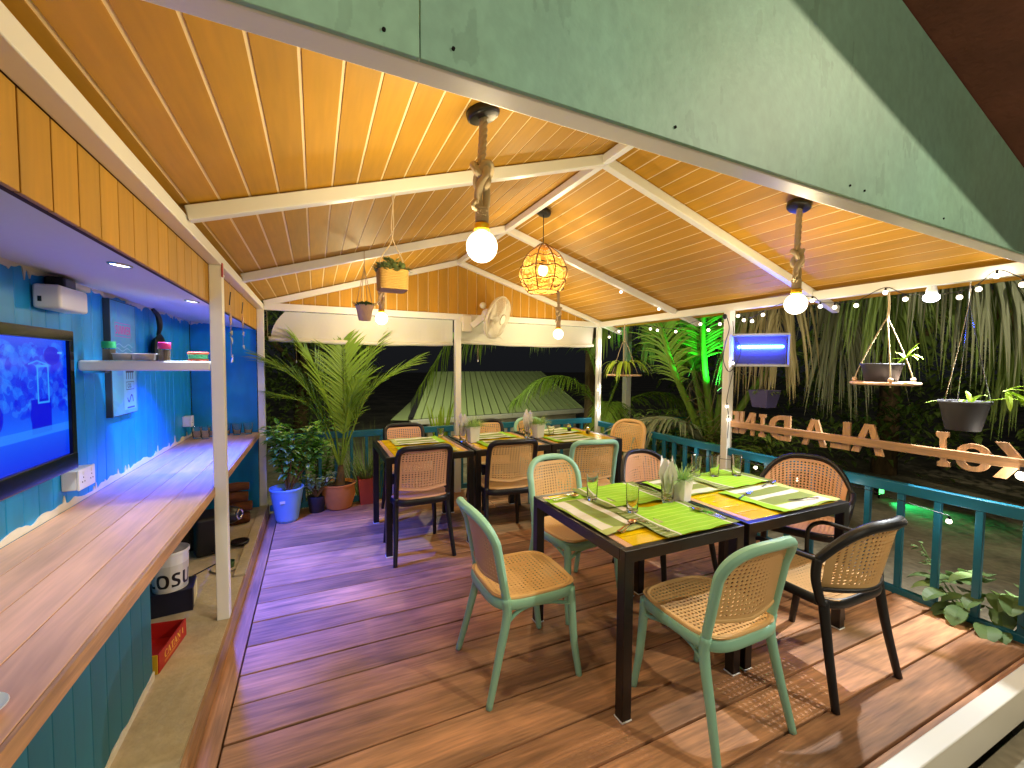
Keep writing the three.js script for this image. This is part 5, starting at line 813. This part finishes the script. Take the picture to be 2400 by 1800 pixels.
{
  const t = thing('blue_pot_shrub', 'leafy green shrub in a tall bright blue pot at the left corner post', 'potted plant', [-0.262, 0, -4.62]);
  part('pot', lathe([[0, 0], [0.085, 0], [0.10, 0.03], [0.145, 0.31], [0.152, 0.318], [0.15, 0.335], [0.138, 0.335], [0.130, 0.27], [0, 0.27]], 44), M.bluePot, t); part('soil', lathe([[0, 0.28], [0.132, 0.272]], 24), M.soil, t); part('sticker', rbox(0.045, 0.025, 0.002, 0, 0, 0, 0.0008), M.plastic, t).position.set(-0.03, 0.22, 0.132);
  shrubPlant(t, V(0.01, 0.26, 0), 0.74, 0.31, 760, 5, [M.shrub, M.shrubPale], V(0.03, 0, 0.0), [0.11, 0.052]);
}
{
  const t = thing('palm_pot', 'young coconut palm in a rounded orange clay pot behind the left table', 'potted palm', [0.215, 0, -4.84]);
  part('pot', lathe([[0, 0], [0.115, 0], [0.13, 0.02], [0.168, 0.15], [0.158, 0.235], [0.172, 0.255], [0.178, 0.268], [0.165, 0.272], [0.15, 0.24], [0, 0.235]], 44), M.terracotta, t); part('soil', lathe([[0, 0.25], [0.15, 0.24]], 24), M.soil, t);
  part('husk', tube([V(0.01, 0.22, 0), V(0.02, 0.33, 0), V(0.02, 0.46, 0)], (q) => 0.055 - 0.03 * q, 14, 12), M.bark, t);
  const F = [
    [[0.02, 0.42, 0], [0.06, 0.85, -0.02], [0.075, 1.25, -0.06], [0.06, 1.78, -0.12]], [[0.02, 0.42, 0], [-0.12, 0.9, 0.03], [-0.34, 1.32, 0.02], [-0.72, 1.60, -0.02]], [[0.02, 0.42, 0], [0.14, 0.82, 0.03], [0.32, 1.22, 0.05], [0.84, 1.60, 0.02]],
    [[0.02, 0.42, 0], [-0.04, 0.9, -0.02], [-0.18, 1.4, -0.08], [-0.40, 1.80, -0.15]], [[0.02, 0.42, 0], [0.12, 0.9, -0.05], [0.22, 1.4, -0.12], [0.45, 1.82, -0.2]], [[0.02, 0.40, 0], [-0.1, 0.75, 0.05], [-0.28, 1.10, 0.07], [-0.62, 1.24, 0.02]], [[0.02, 0.40, 0], [0.05, 0.75, 0.06], [0.1, 1.05, 0.10], [0.2, 1.35, 0.05]],
  ];
  F.forEach((c, i) => part('frond', frond(c.map((p) => V(...p)), { n: i < 5 ? 40 : 24, len: i < 5 ? 0.42 : 0.30, wid: 0.030, droop: 0.45, r0: 0.013, from: i < 5 ? 0.30 : 0.4, splay: 0.62, seed: 60 + i, spread: i === 0 ? V(1, 0, 0.15) : null }), M.palm, t));
}
{ const t = thing('snake_plant', 'upright sword leaved plant beside the middle post behind the table', 'potted plant', [1.40, 0.36, -5.12]); const g = RNG(71), l = []; for (let i = 0; i < 16; i++) { const a = g() * 6.283; l.push([[Math.cos(a) * 0.05, 0.1, Math.sin(a) * 0.05], [Math.cos(a) * 0.22, 1, Math.sin(a) * 0.22], 0.42 + g() * 0.28, 0.05, 0.12]); } strapLeaves(t, l, M.fern); part('pot', lathe([[0, -0.1], [0.09, -0.1], [0.12, 0.12], [0.112, 0.12], [0, 0.1]], 28), M.greyPot, t); part('stand', rbox(0.24, 0.66, 0.24, 0, -0.435, 0, 0.01), M.bark, t); }
{ const t = thing('red_planter', 'square red clay planter with a spiky plant beside the orange pot', 'potted plant', [0.50, 0, -4.89]); part('pot', lathe([[0, 0], [0.095, 0], [0.13, 0.28], [0.12, 0.285], [0, 0.25]], 4).rotateY(Math.PI / 4).toNonIndexed(), M.redClay, t).geometry.computeVertexNormals(); const g = RNG(73), mb = new MB(); for (let i = 0; i < 90; i++) { const a = g() * 6.283; leaf(mb, V(Math.cos(a) * 0.04, 0.26, Math.sin(a) * 0.04), V(Math.cos(a) * 0.7, 0.8 + g(), Math.sin(a) * 0.7), V(0, 1, 0), 0.2 + g() * 0.35, 0.016, 0.9, 0.2, 5, (q) => 1 - q); } part('foliage', mb.geo(), M.dull, t); part('soil', rbox(0.14, 0.01, 0.14, 0, 0.25, 0, 0.002), M.soil, t); }
{ const t = thing('variegated_plant', 'small pale leaved plant between the blue pot and the orange pot', 'potted plant', [0.0, 0, -4.80]); part('pot', lathe([[0, 0], [0.07, 0], [0.09, 0.16], [0.085, 0.165], [0, 0.15]], 24), M.greyPot, t); shrubPlant(t, V(0, 0.15, 0.02), 0.30, 0.15, 220, 77, [leafMat('#93b48c', 0.15), leafMat('#b9c9b0', 0.15)], V(0.02, 0, 0.06), [0.06, 0.028]); }
{ const t = thing('leafy_bush', 'dull green bushy plant outside the back railing, left of the palm pot', 'shrub', [-0.05, -0.42, -5.25]); shrubPlant(t, V(0, 0, 0), 1.35, 0.42, 520, 79, [M.shrub, M.dull], V(0, 0, 0), [0.10, 0.04]); }
{ const t = thing('wispy_grass', 'tall wispy grass outside the back railing, right of the palm pot', 'grass clump', [0.62, -0.42, -5.3]); const g = RNG(83), mb = new MB(); for (let i = 0; i < 260; i++) { const a = g() * 6.283, r = Math.sqrt(g()) * 0.22; leaf(mb, V(Math.cos(a) * r, 0, Math.sin(a) * r), V(Math.cos(a) * 0.25, 1, Math.sin(a) * 0.25), V(Math.cos(a), 0, Math.sin(a)), 0.9 + g() * 0.55, 0.014, 0.9, 0.2, 6, (q) => 1 - q); } tag(part('blades', mb.geo(), M.dull, t), null, null, null, 'stuff'); }
{ // broad leaved plant outside the right railing
  const t = thing('broad_leaf_plant', 'low plant with broad green leaves outside the right railing near the deck edge', 'plant', [3.76, -0.27, -1.06]), g = RNG(91);
  for (let i = 0; i < 64; i++) { const a = g() * 6.283, r = 0.05 + 0.20 * Math.sqrt(g()), y = 0.28 + g() * 0.26 - r * 0.35, mb = new MB(); leaf(mb, V(Math.cos(a) * r, y, Math.sin(a) * r * 1.15), V(Math.cos(a) + (g() - 0.5) * 0.8, 0.35 * g(), Math.sin(a) + (g() - 0.5) * 0.8), V(0, 1, 0), 0.12 + g() * 0.06, 0.085 + 0.03 * g(), 1.1, 0.3, 6, (q) => Math.pow(Math.sin(Math.PI * Math.min(1, q * 0.92 + 0.06)), 0.7)); part('leaf', mb.geo(), i % 4 === 0 ? M.shrubPale : M.hosta, t); }
  for (let i = 0; i < 14; i++) { const a = g() * 6.283; part('stem', tube([V(0, -0.16, 0), V(Math.cos(a) * 0.08, 0.18, Math.sin(a) * 0.1), V(Math.cos(a) * 0.2, 0.36, Math.sin(a) * 0.24)], 0.005, 8, 5), M.hosta, t); }
  const m2 = new MB(); for (let i = 0; i < 26; i++) { const q = g(); leaf(m2, V(-0.03 + (g() - 0.5) * 0.1, 0.34 + q * 0.26, -0.22 - q * 0.14), V(g() - 0.5, g() * 0.5, -0.4 + g() - 0.5), V(0, 1, 0), 0.05, 0.032, 0.9, 0.25, 4); } part('shoot', [m2.geo(), tube([V(0, 0.2, -0.1), V(-0.02, 0.42, -0.26), V(-0.03, 0.60, -0.36)], 0.004, 10, 5)], M.hosta, t);
}
// ---------------------------------------------------------------- outside: palms, roof, posts
{ // coconut palm just beyond the right railing, thick leaf stalks rising from its base
  const t = thing('coconut_palm', 'young coconut palm with thick stalks, lit green, behind the second right post', 'palm tree', [4.95, -0.42, -4.15]);
  part('trunk', tube([V(0, -0.05, 0), V(0.02, 0.4, 0), V(0.03, 0.9, 0)], (q) => 0.2 - 0.07 * q, 16, 16), M.bark, t);
  const F = [
    [[0, 0.5, 0], [-0.25, 1.2, -0.05], [-0.6, 1.85, -0.1], [-0.95, 2.6, -0.1], [-1.6, 3.0, 0.1]], [[0.02, 0.6, 0], [-0.12, 1.4, 0.05], [-0.32, 2.2, 0.1], [-0.5, 3.1, 0.25], [-0.9, 3.9, 0.6]], [[0.05, 0.6, 0], [0.10, 1.5, 0.05], [0.12, 2.4, 0.15], [0.2, 3.3, 0.4], [0.3, 3.8, 1.1]],
    [[0.06, 0.6, 0], [0.3, 1.3, 0.15], [0.65, 2.0, 0.45], [1.1, 2.6, 1.0], [1.4, 2.7, 1.9]], [[0, 0.5, 0], [-0.3, 0.95, 0.1], [-0.75, 1.25, 0.1], [-1.3, 1.25, 0.0], [-1.75, 0.95, -0.1]], [[0, 0.5, 0], [0.05, 1.3, -0.2], [0.1, 2.1, -0.5], [0.2, 2.8, -0.9], [0.5, 3.0, -1.6]],
  ];
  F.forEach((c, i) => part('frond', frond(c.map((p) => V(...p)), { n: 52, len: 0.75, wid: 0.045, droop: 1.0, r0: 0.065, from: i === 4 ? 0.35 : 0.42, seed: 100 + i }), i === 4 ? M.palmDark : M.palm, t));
  const g = RNG(111), fib = []; for (let i = 0; i < 60; i++) { const a = g() * 6.283, y = 0.6 + g() * 1.3; fib.push(tube([V(Math.cos(a) * 0.12, y, Math.sin(a) * 0.12), V(Math.cos(a + 0.4) * (0.2 + g() * 0.15), y + 0.1 + g() * 0.2, Math.sin(a + 0.4) * 0.25), V(Math.cos(a + 0.9) * (0.25 + g() * 0.2), y - 0.1 + g() * 0.3, Math.sin(a + 0.9) * 0.3)], 0.005, 8, 4)); } tag(part('leaf_fibre', fib, M.dry, t), null, null, null, 'stuff');
}
{ // green floodlight aimed into the palm crown
  const t = thing('green_floodlight', 'small green floodlight strapped into the palm behind the second right post', 'floodlight', [4.62, 1.22, -3.72]);
  part('case', rbox(0.12, 0.09, 0.05, 0, 0, 0, 0.01), M.black, t); part('lamp_glass', rbox(0.1, 0.07, 0.006, 0, 0, -0.027, 0.002), M.greenGlow, t);
  const s = new THREE.SpotLight(new THREE.Color(0.02, 1, 0.10), POW.green); s.name = 'lamp_light'; s.position.set(0, 0.02, -0.04); s.target.position.set(0.12, 0.75, -0.55); s.target.name = 'aim'; s.angle = 0.85; s.penumbra = 0.6; s.castShadow = true; s.shadow.radius = 2; t.add(s, s.target); t.rotation.set(0.9, 0, 0); s.target.position.set(0, 0.0, -1);
}
{
  const t = thing('green_floodlight', 'added small green floodlight beyond the right railing for the green strip on the ground', 'floodlight', [7.6, -0.30, -3.4]);  // second green lamp, added to throw the green strip over the ground
  part('case', rbox(0.16, 0.12, 0.06, 0, 0, 0, 0.01), M.black, t); part('lamp_glass', rbox(0.13, 0.09, 0.006, 0, 0, 0.032, 0.002), M.greenGlow, t); part('bracket', rbox(0.02, 0.1, 0.02, 0, -0.08, 0, 0.004), M.black, t);
  const s = new THREE.SpotLight(new THREE.Color(0.02, 1, 0.25), 4); s.name = 'lamp_light'; s.position.set(0, 0.02, 0.045); s.target.position.set(-0.35, -0.12, 1.2); s.target.name = 'aim'; s.angle = 0.7; s.penumbra = 0.5; s.castShadow = true; s.shadow.radius = 2; t.add(s, s.target);
}
function palm(label, pos, curves, opt, mat, seed) { const t = thing('palm_tree', label, 'palm tree', pos); part('trunk', tube(opt.trunk.map((p) => V(...p)), (q) => 0.13 - 0.03 * q, 20, 12), M.bark, t); curves.forEach((c, i) => part('frond', frond(c.map((p) => V(...p)), { ...opt, seed: seed + i }), Array.isArray(mat) ? mat[i % mat.length] : mat, t)); return t; }
// palm with a frond arching over the green roof
palm('palm beyond the back railing whose arching frond hangs over the green roof', [5.0, -0.42, -6.6], [
  [[0, 0.9, 0], [-0.35, 1.35, 0.05], [-0.85, 1.72, 0.1], [-1.4, 1.72, 0.1], [-1.95, 1.32, 0.0]], [[0, 0.9, 0], [0.1, 1.6, 0.2], [0.35, 2.2, 0.4], [0.9, 2.5, 0.5], [1.5, 2.2, 0.5]], [[0, 0.9, 0], [-0.2, 1.2, 0.3], [-0.5, 1.35, 0.8], [-0.9, 1.2, 1.2], [-1.2, 0.8, 1.4]], [[0, 0.9, 0], [0.4, 1.3, 0.2], [0.9, 1.45, 0.4], [1.4, 1.3, 0.5], [1.8, 0.9, 0.6]], [[0, 0.9, 0], [-0.1, 1.6, -0.1], [-0.3, 2.3, -0.2], [-0.8, 2.7, -0.3], [-1.5, 2.6, -0.3]],
], { trunk: [[0, -0.05, 0], [0, 0.5, 0], [0, 1.0, 0]], n: 60, len: 0.62, wid: 0.036, droop: 1.3, r0: 0.03, from: 0.2 }, M.palm, 130);
// tall palm whose fronds hang into the top of the back opening
palm('tall palm behind the far corner post with fronds hanging below the blinds', [5.35, -0.42, -7.6], [
  [[0, 4.0, 0], [-0.9, 4.0, 0.9], [-1.9, 3.4, 1.6], [-2.8, 2.75, 1.95], [-3.5, 2.25, 2.05]], [[0, 4.0, 0], [-0.6, 4.1, 0.9], [-1.3, 3.6, 1.7], [-1.9, 2.95, 2.1], [-2.5, 2.35, 2.2]], [[0, 4.0, 0], [-0.3, 4.1, 0.9], [-0.7, 3.6, 1.7], [-1.1, 2.95, 2.2], [-1.6, 2.3, 2.4]], [[0, 4.0, 0], [0.0, 4.1, 0.8], [-0.1, 3.5, 1.6], [-0.3, 2.9, 2.1], [-0.5, 2.2, 2.3]], [[0, 4.0, 0], [-1.0, 3.9, 0.7], [-2.2, 3.3, 1.2], [-3.3, 2.6, 1.4], [-4.0, 1.6, 1.5]], [[0, 4.0, 0], [0.6, 4.0, 0.6], [1.0, 3.4, 1.2], [1.1, 2.8, 1.6], [1.1, 2.1, 1.8]],
], { trunk: [[0, -0.05, 0], [0.05, 2, -0.05], [0, 4.05, 0]], n: 54, len: 0.8, wid: 0.038, droop: 2.8, r0: 0.03, from: 0.2, splay: 0.55 }, [M.palm, M.dull], 160);
// palm with long drooping grey green fronds at the right
palm('large palm beyond the right railing with long drooping grey green fronds', [5.9, -0.42, -2.9], [
  [[0, 3.6, 0], [-0.3, 3.75, 0.6], [-0.6, 3.5, 1.3], [-0.85, 2.95, 1.9], [-1.0, 2.5, 2.3]], [[0, 3.6, 0], [-0.55, 3.7, 0.3], [-1.0, 3.4, 0.6], [-1.25, 2.9, 0.8], [-1.3, 2.4, 0.9]], [[0, 3.6, 0], [0.0, 3.7, 0.9], [0.0, 3.4, 1.6], [-0.1, 2.95, 2.3], [-0.1, 2.4, 2.8]], [[0, 3.6, 0], [-0.4, 3.5, -0.4], [-0.8, 3.2, -0.6], [-1.1, 2.6, -0.7], [-1.2, 2.0, -0.8]], [[0, 3.6, 0], [-0.4, 3.55, 0.1], [-0.75, 3.2, 0.2], [-0.9, 2.7, 0.3], [-0.95, 2.1, 0.3]], [[0, 3.6, 0], [-0.2, 3.5, 0.5], [-0.45, 3.1, 1.0], [-0.6, 2.5, 1.4], [-0.7, 2.0, 1.5]], [[0, 3.6, 0], [0.3, 3.7, 0.7], [0.4, 3.3, 1.5], [0.4, 2.7, 2.1], [0.4, 2.1, 2.4]], [[0, 3.6, 0], [-0.6, 3.6, -0.1], [-1.2, 3.3, -0.1], [-1.5, 2.8, 0.0], [-1.6, 2.2, 0.1]], [[0, 3.6, 0], [-0.5, 3.65, 0.5], [-1.0, 3.35, 1.0], [-1.25, 2.9, 1.4], [-1.35, 2.4, 1.7]],
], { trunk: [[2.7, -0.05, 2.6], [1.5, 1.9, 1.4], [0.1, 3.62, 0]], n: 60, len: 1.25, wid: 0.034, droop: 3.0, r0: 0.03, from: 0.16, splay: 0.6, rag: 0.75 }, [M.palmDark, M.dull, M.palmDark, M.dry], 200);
function undergrowth(label, x, z, sx, sz, h, n, mat, seed) { const g = RNG(seed), mb = new MB(); for (let i = 0; i < n; i++) { const px = x + (g() - 0.5) * sx, pz = z + (g() - 0.5) * sz, y = -0.42 + g() * h, a = g() * 6.283; leaf(mb, V(px, y, pz), V(Math.cos(a), 0.4 + g(), Math.sin(a)), V(0, 1, 0), 0.14 + g() * 0.22, 0.04 + g() * 0.05, 1.2, 0.3, 4); } solo('undergrowth', mb.geo(), mat, label, 'undergrowth', null, 'stuff'); }
undergrowth('dark tangled undergrowth below the drooping palm at the right', 5.3, -3.7, 1.6, 1.2, 1.2, 900, M.dull, 301);
undergrowth('dark undergrowth beyond the turquoise railing', 5.4, -5.3, 2.4, 1.0, 1.2, 900, M.dull, 302);
undergrowth('dark undergrowth far behind the potted palm', -1.6, -10.5, 3.5, 1.0, 1.6, 900, M.dull, 303);
{ // neighbouring roof
  const t = thing('green_roof', 'pale green ribbed metal roof of the building behind the back railing', 'roof'), g = std({ color: S('#bccb90'), roughness: 0.6 });
  const A = V(1.55, 0.55, -7.6), B = V(5.6, 0.55, -8.2), C = V(5.9, 1.35, -10.8), D = V(2.6, 1.35, -10.4), n = 22;
  for (let i = 0; i < n; i++) { const a = A.clone().lerp(B, i / n), b = A.clone().lerp(B, (i + 1) / n - 0.004), c = D.clone().lerp(C, (i + 1) / n - 0.004), d = D.clone().lerp(C, i / n), mb = new MB(), up = V(0, 0.016, 0), r = a.clone().lerp(b, 0.07), s = d.clone().lerp(c, 0.07); mb.quad(a.clone().add(up), r, s, d.clone().add(up)); mb.quad(r, b, c, s); const q = b.clone().add(V(0, 0.015, 0)), w = c.clone().add(V(0, 0.015, 0)); mb.quad(b, q, w, c); part('roof_sheet', mb.geo(), g, t); }
  part('gutter', [bar(V(1.5, 0.50, -7.52), V(5.6, 0.50, -8.12), 0.10, 0.09)], M.white, t); part('wall', [bar(V(1.9, 0.0, -7.9), V(5.5, 0.0, -8.4), 0.1, 0.85)], M.plaster, t);
  const h = new MB(); h.quad(V(1.5, 0.54, -7.5), V(2.6, 1.36, -10.4), V(2.1, 0.62, -10.4), V(1.25, 0.5, -8.0)); part('hip_sheet', h.geo(), g, t); part('ridge_cap', bar(V(1.52, 0.585, -7.52), V(2.6, 1.40, -10.4), 0.09, 0.03), M.greyPot, t);
}
{ const t = thing('outside_post', 'white post standing outside beyond the far corner post', 'post', [5.05, -0.42, -6.05]); part('shaft', rbox(0.11, 2.6, 0.11, 0, 1.3, 0, 0.006, 'y'), M.white, t); part('cap', rbox(0.13, 0.03, 0.13, 0, 2.615, 0, 0.006), M.white, t); }
{ // added lamp, hidden from view, that brightens the green roof and palms
  const t = thing('roof_fill_lamp', 'added globe lamp on a thin dark pole, hidden from view, brightening the green roof', 'lamp', [2.05, -0.42, -6.5]); part('pole', new THREE.CylinderGeometry(0.025, 0.03, 3.3, 10).translate(0, 1.65, 0), M.black, t); part('bulb', new THREE.SphereGeometry(0.08, 16, 12).translate(0, 3.38, 0), glow(new THREE.Color(1, 0.9, 0.6), 5), t); pointLight(t, new THREE.Color(0.95, 1, 0.62), POW.yard, V(0, 3.38, 0), 0.08);
}
{ // trees filling the night behind
  const g = RNG(401);
  for (const [i, [x, z, h, r]] of [[9.5, -4.2, 5, 1.9], [9.8, -1.2, 4.5, 1.8], [8.6, -7.6, 5, 1.9], [-0.4, -12.5, 4.5, 2.0]].entries()) {
    const t = thing('dark_tree', ['dark leafy tree in the night behind the drooping palm', 'dark leafy tree across the road at the right edge', 'dark leafy tree behind the turquoise terrace railing', 'dark leafy tree far behind the potted palm'][i], 'tree', [x, -0.42, z]), mb = new MB();
    for (let k = 0; k < 2600; k++) { const a = g() * 6.283, q = Math.acos(2 * g() - 1), R = r * (0.55 + 0.45 * g()) * (1 + 0.25 * Math.sin(a * 3 + i) * Math.sin(q * 4)), p = V(Math.sin(q) * Math.cos(a) * R, h * (i < 2 ? 0.40 : 0.62) + Math.cos(q) * R * 0.95, Math.sin(q) * Math.sin(a) * R), b = g() * 6.283; leaf(mb, p, V(Math.cos(b), g() - 0.3, Math.sin(b)), V(0, 1, 0), 0.16 + g() * 0.14, 0.09, 1, 0.2, 2); }
    part('crown', mb.geo(), M.dull, t); part('trunk', tube([V(0, -0.05, 0), V(0.1, h * 0.3, 0), V(0, h * 0.6, 0)], (s) => 0.2 - 0.1 * s, 12, 10), M.bark, t); for (let k = 0; k < 5; k++) { const a = k * 1.26; part('limb', tube([V(0.06, h * 0.4, 0), V(Math.cos(a) * r * 0.4, h * 0.58, Math.sin(a) * r * 0.4), V(Math.cos(a) * r * 0.7, h * 0.75, Math.sin(a) * r * 0.7)], (s) => 0.08 - 0.05 * s, 10, 6), M.bark, t); }
  }
}
scene.traverse((o) => { if (o.isMesh) o.castShadow = o.receiveShadow = true; });
renderer.render(scene, camera);
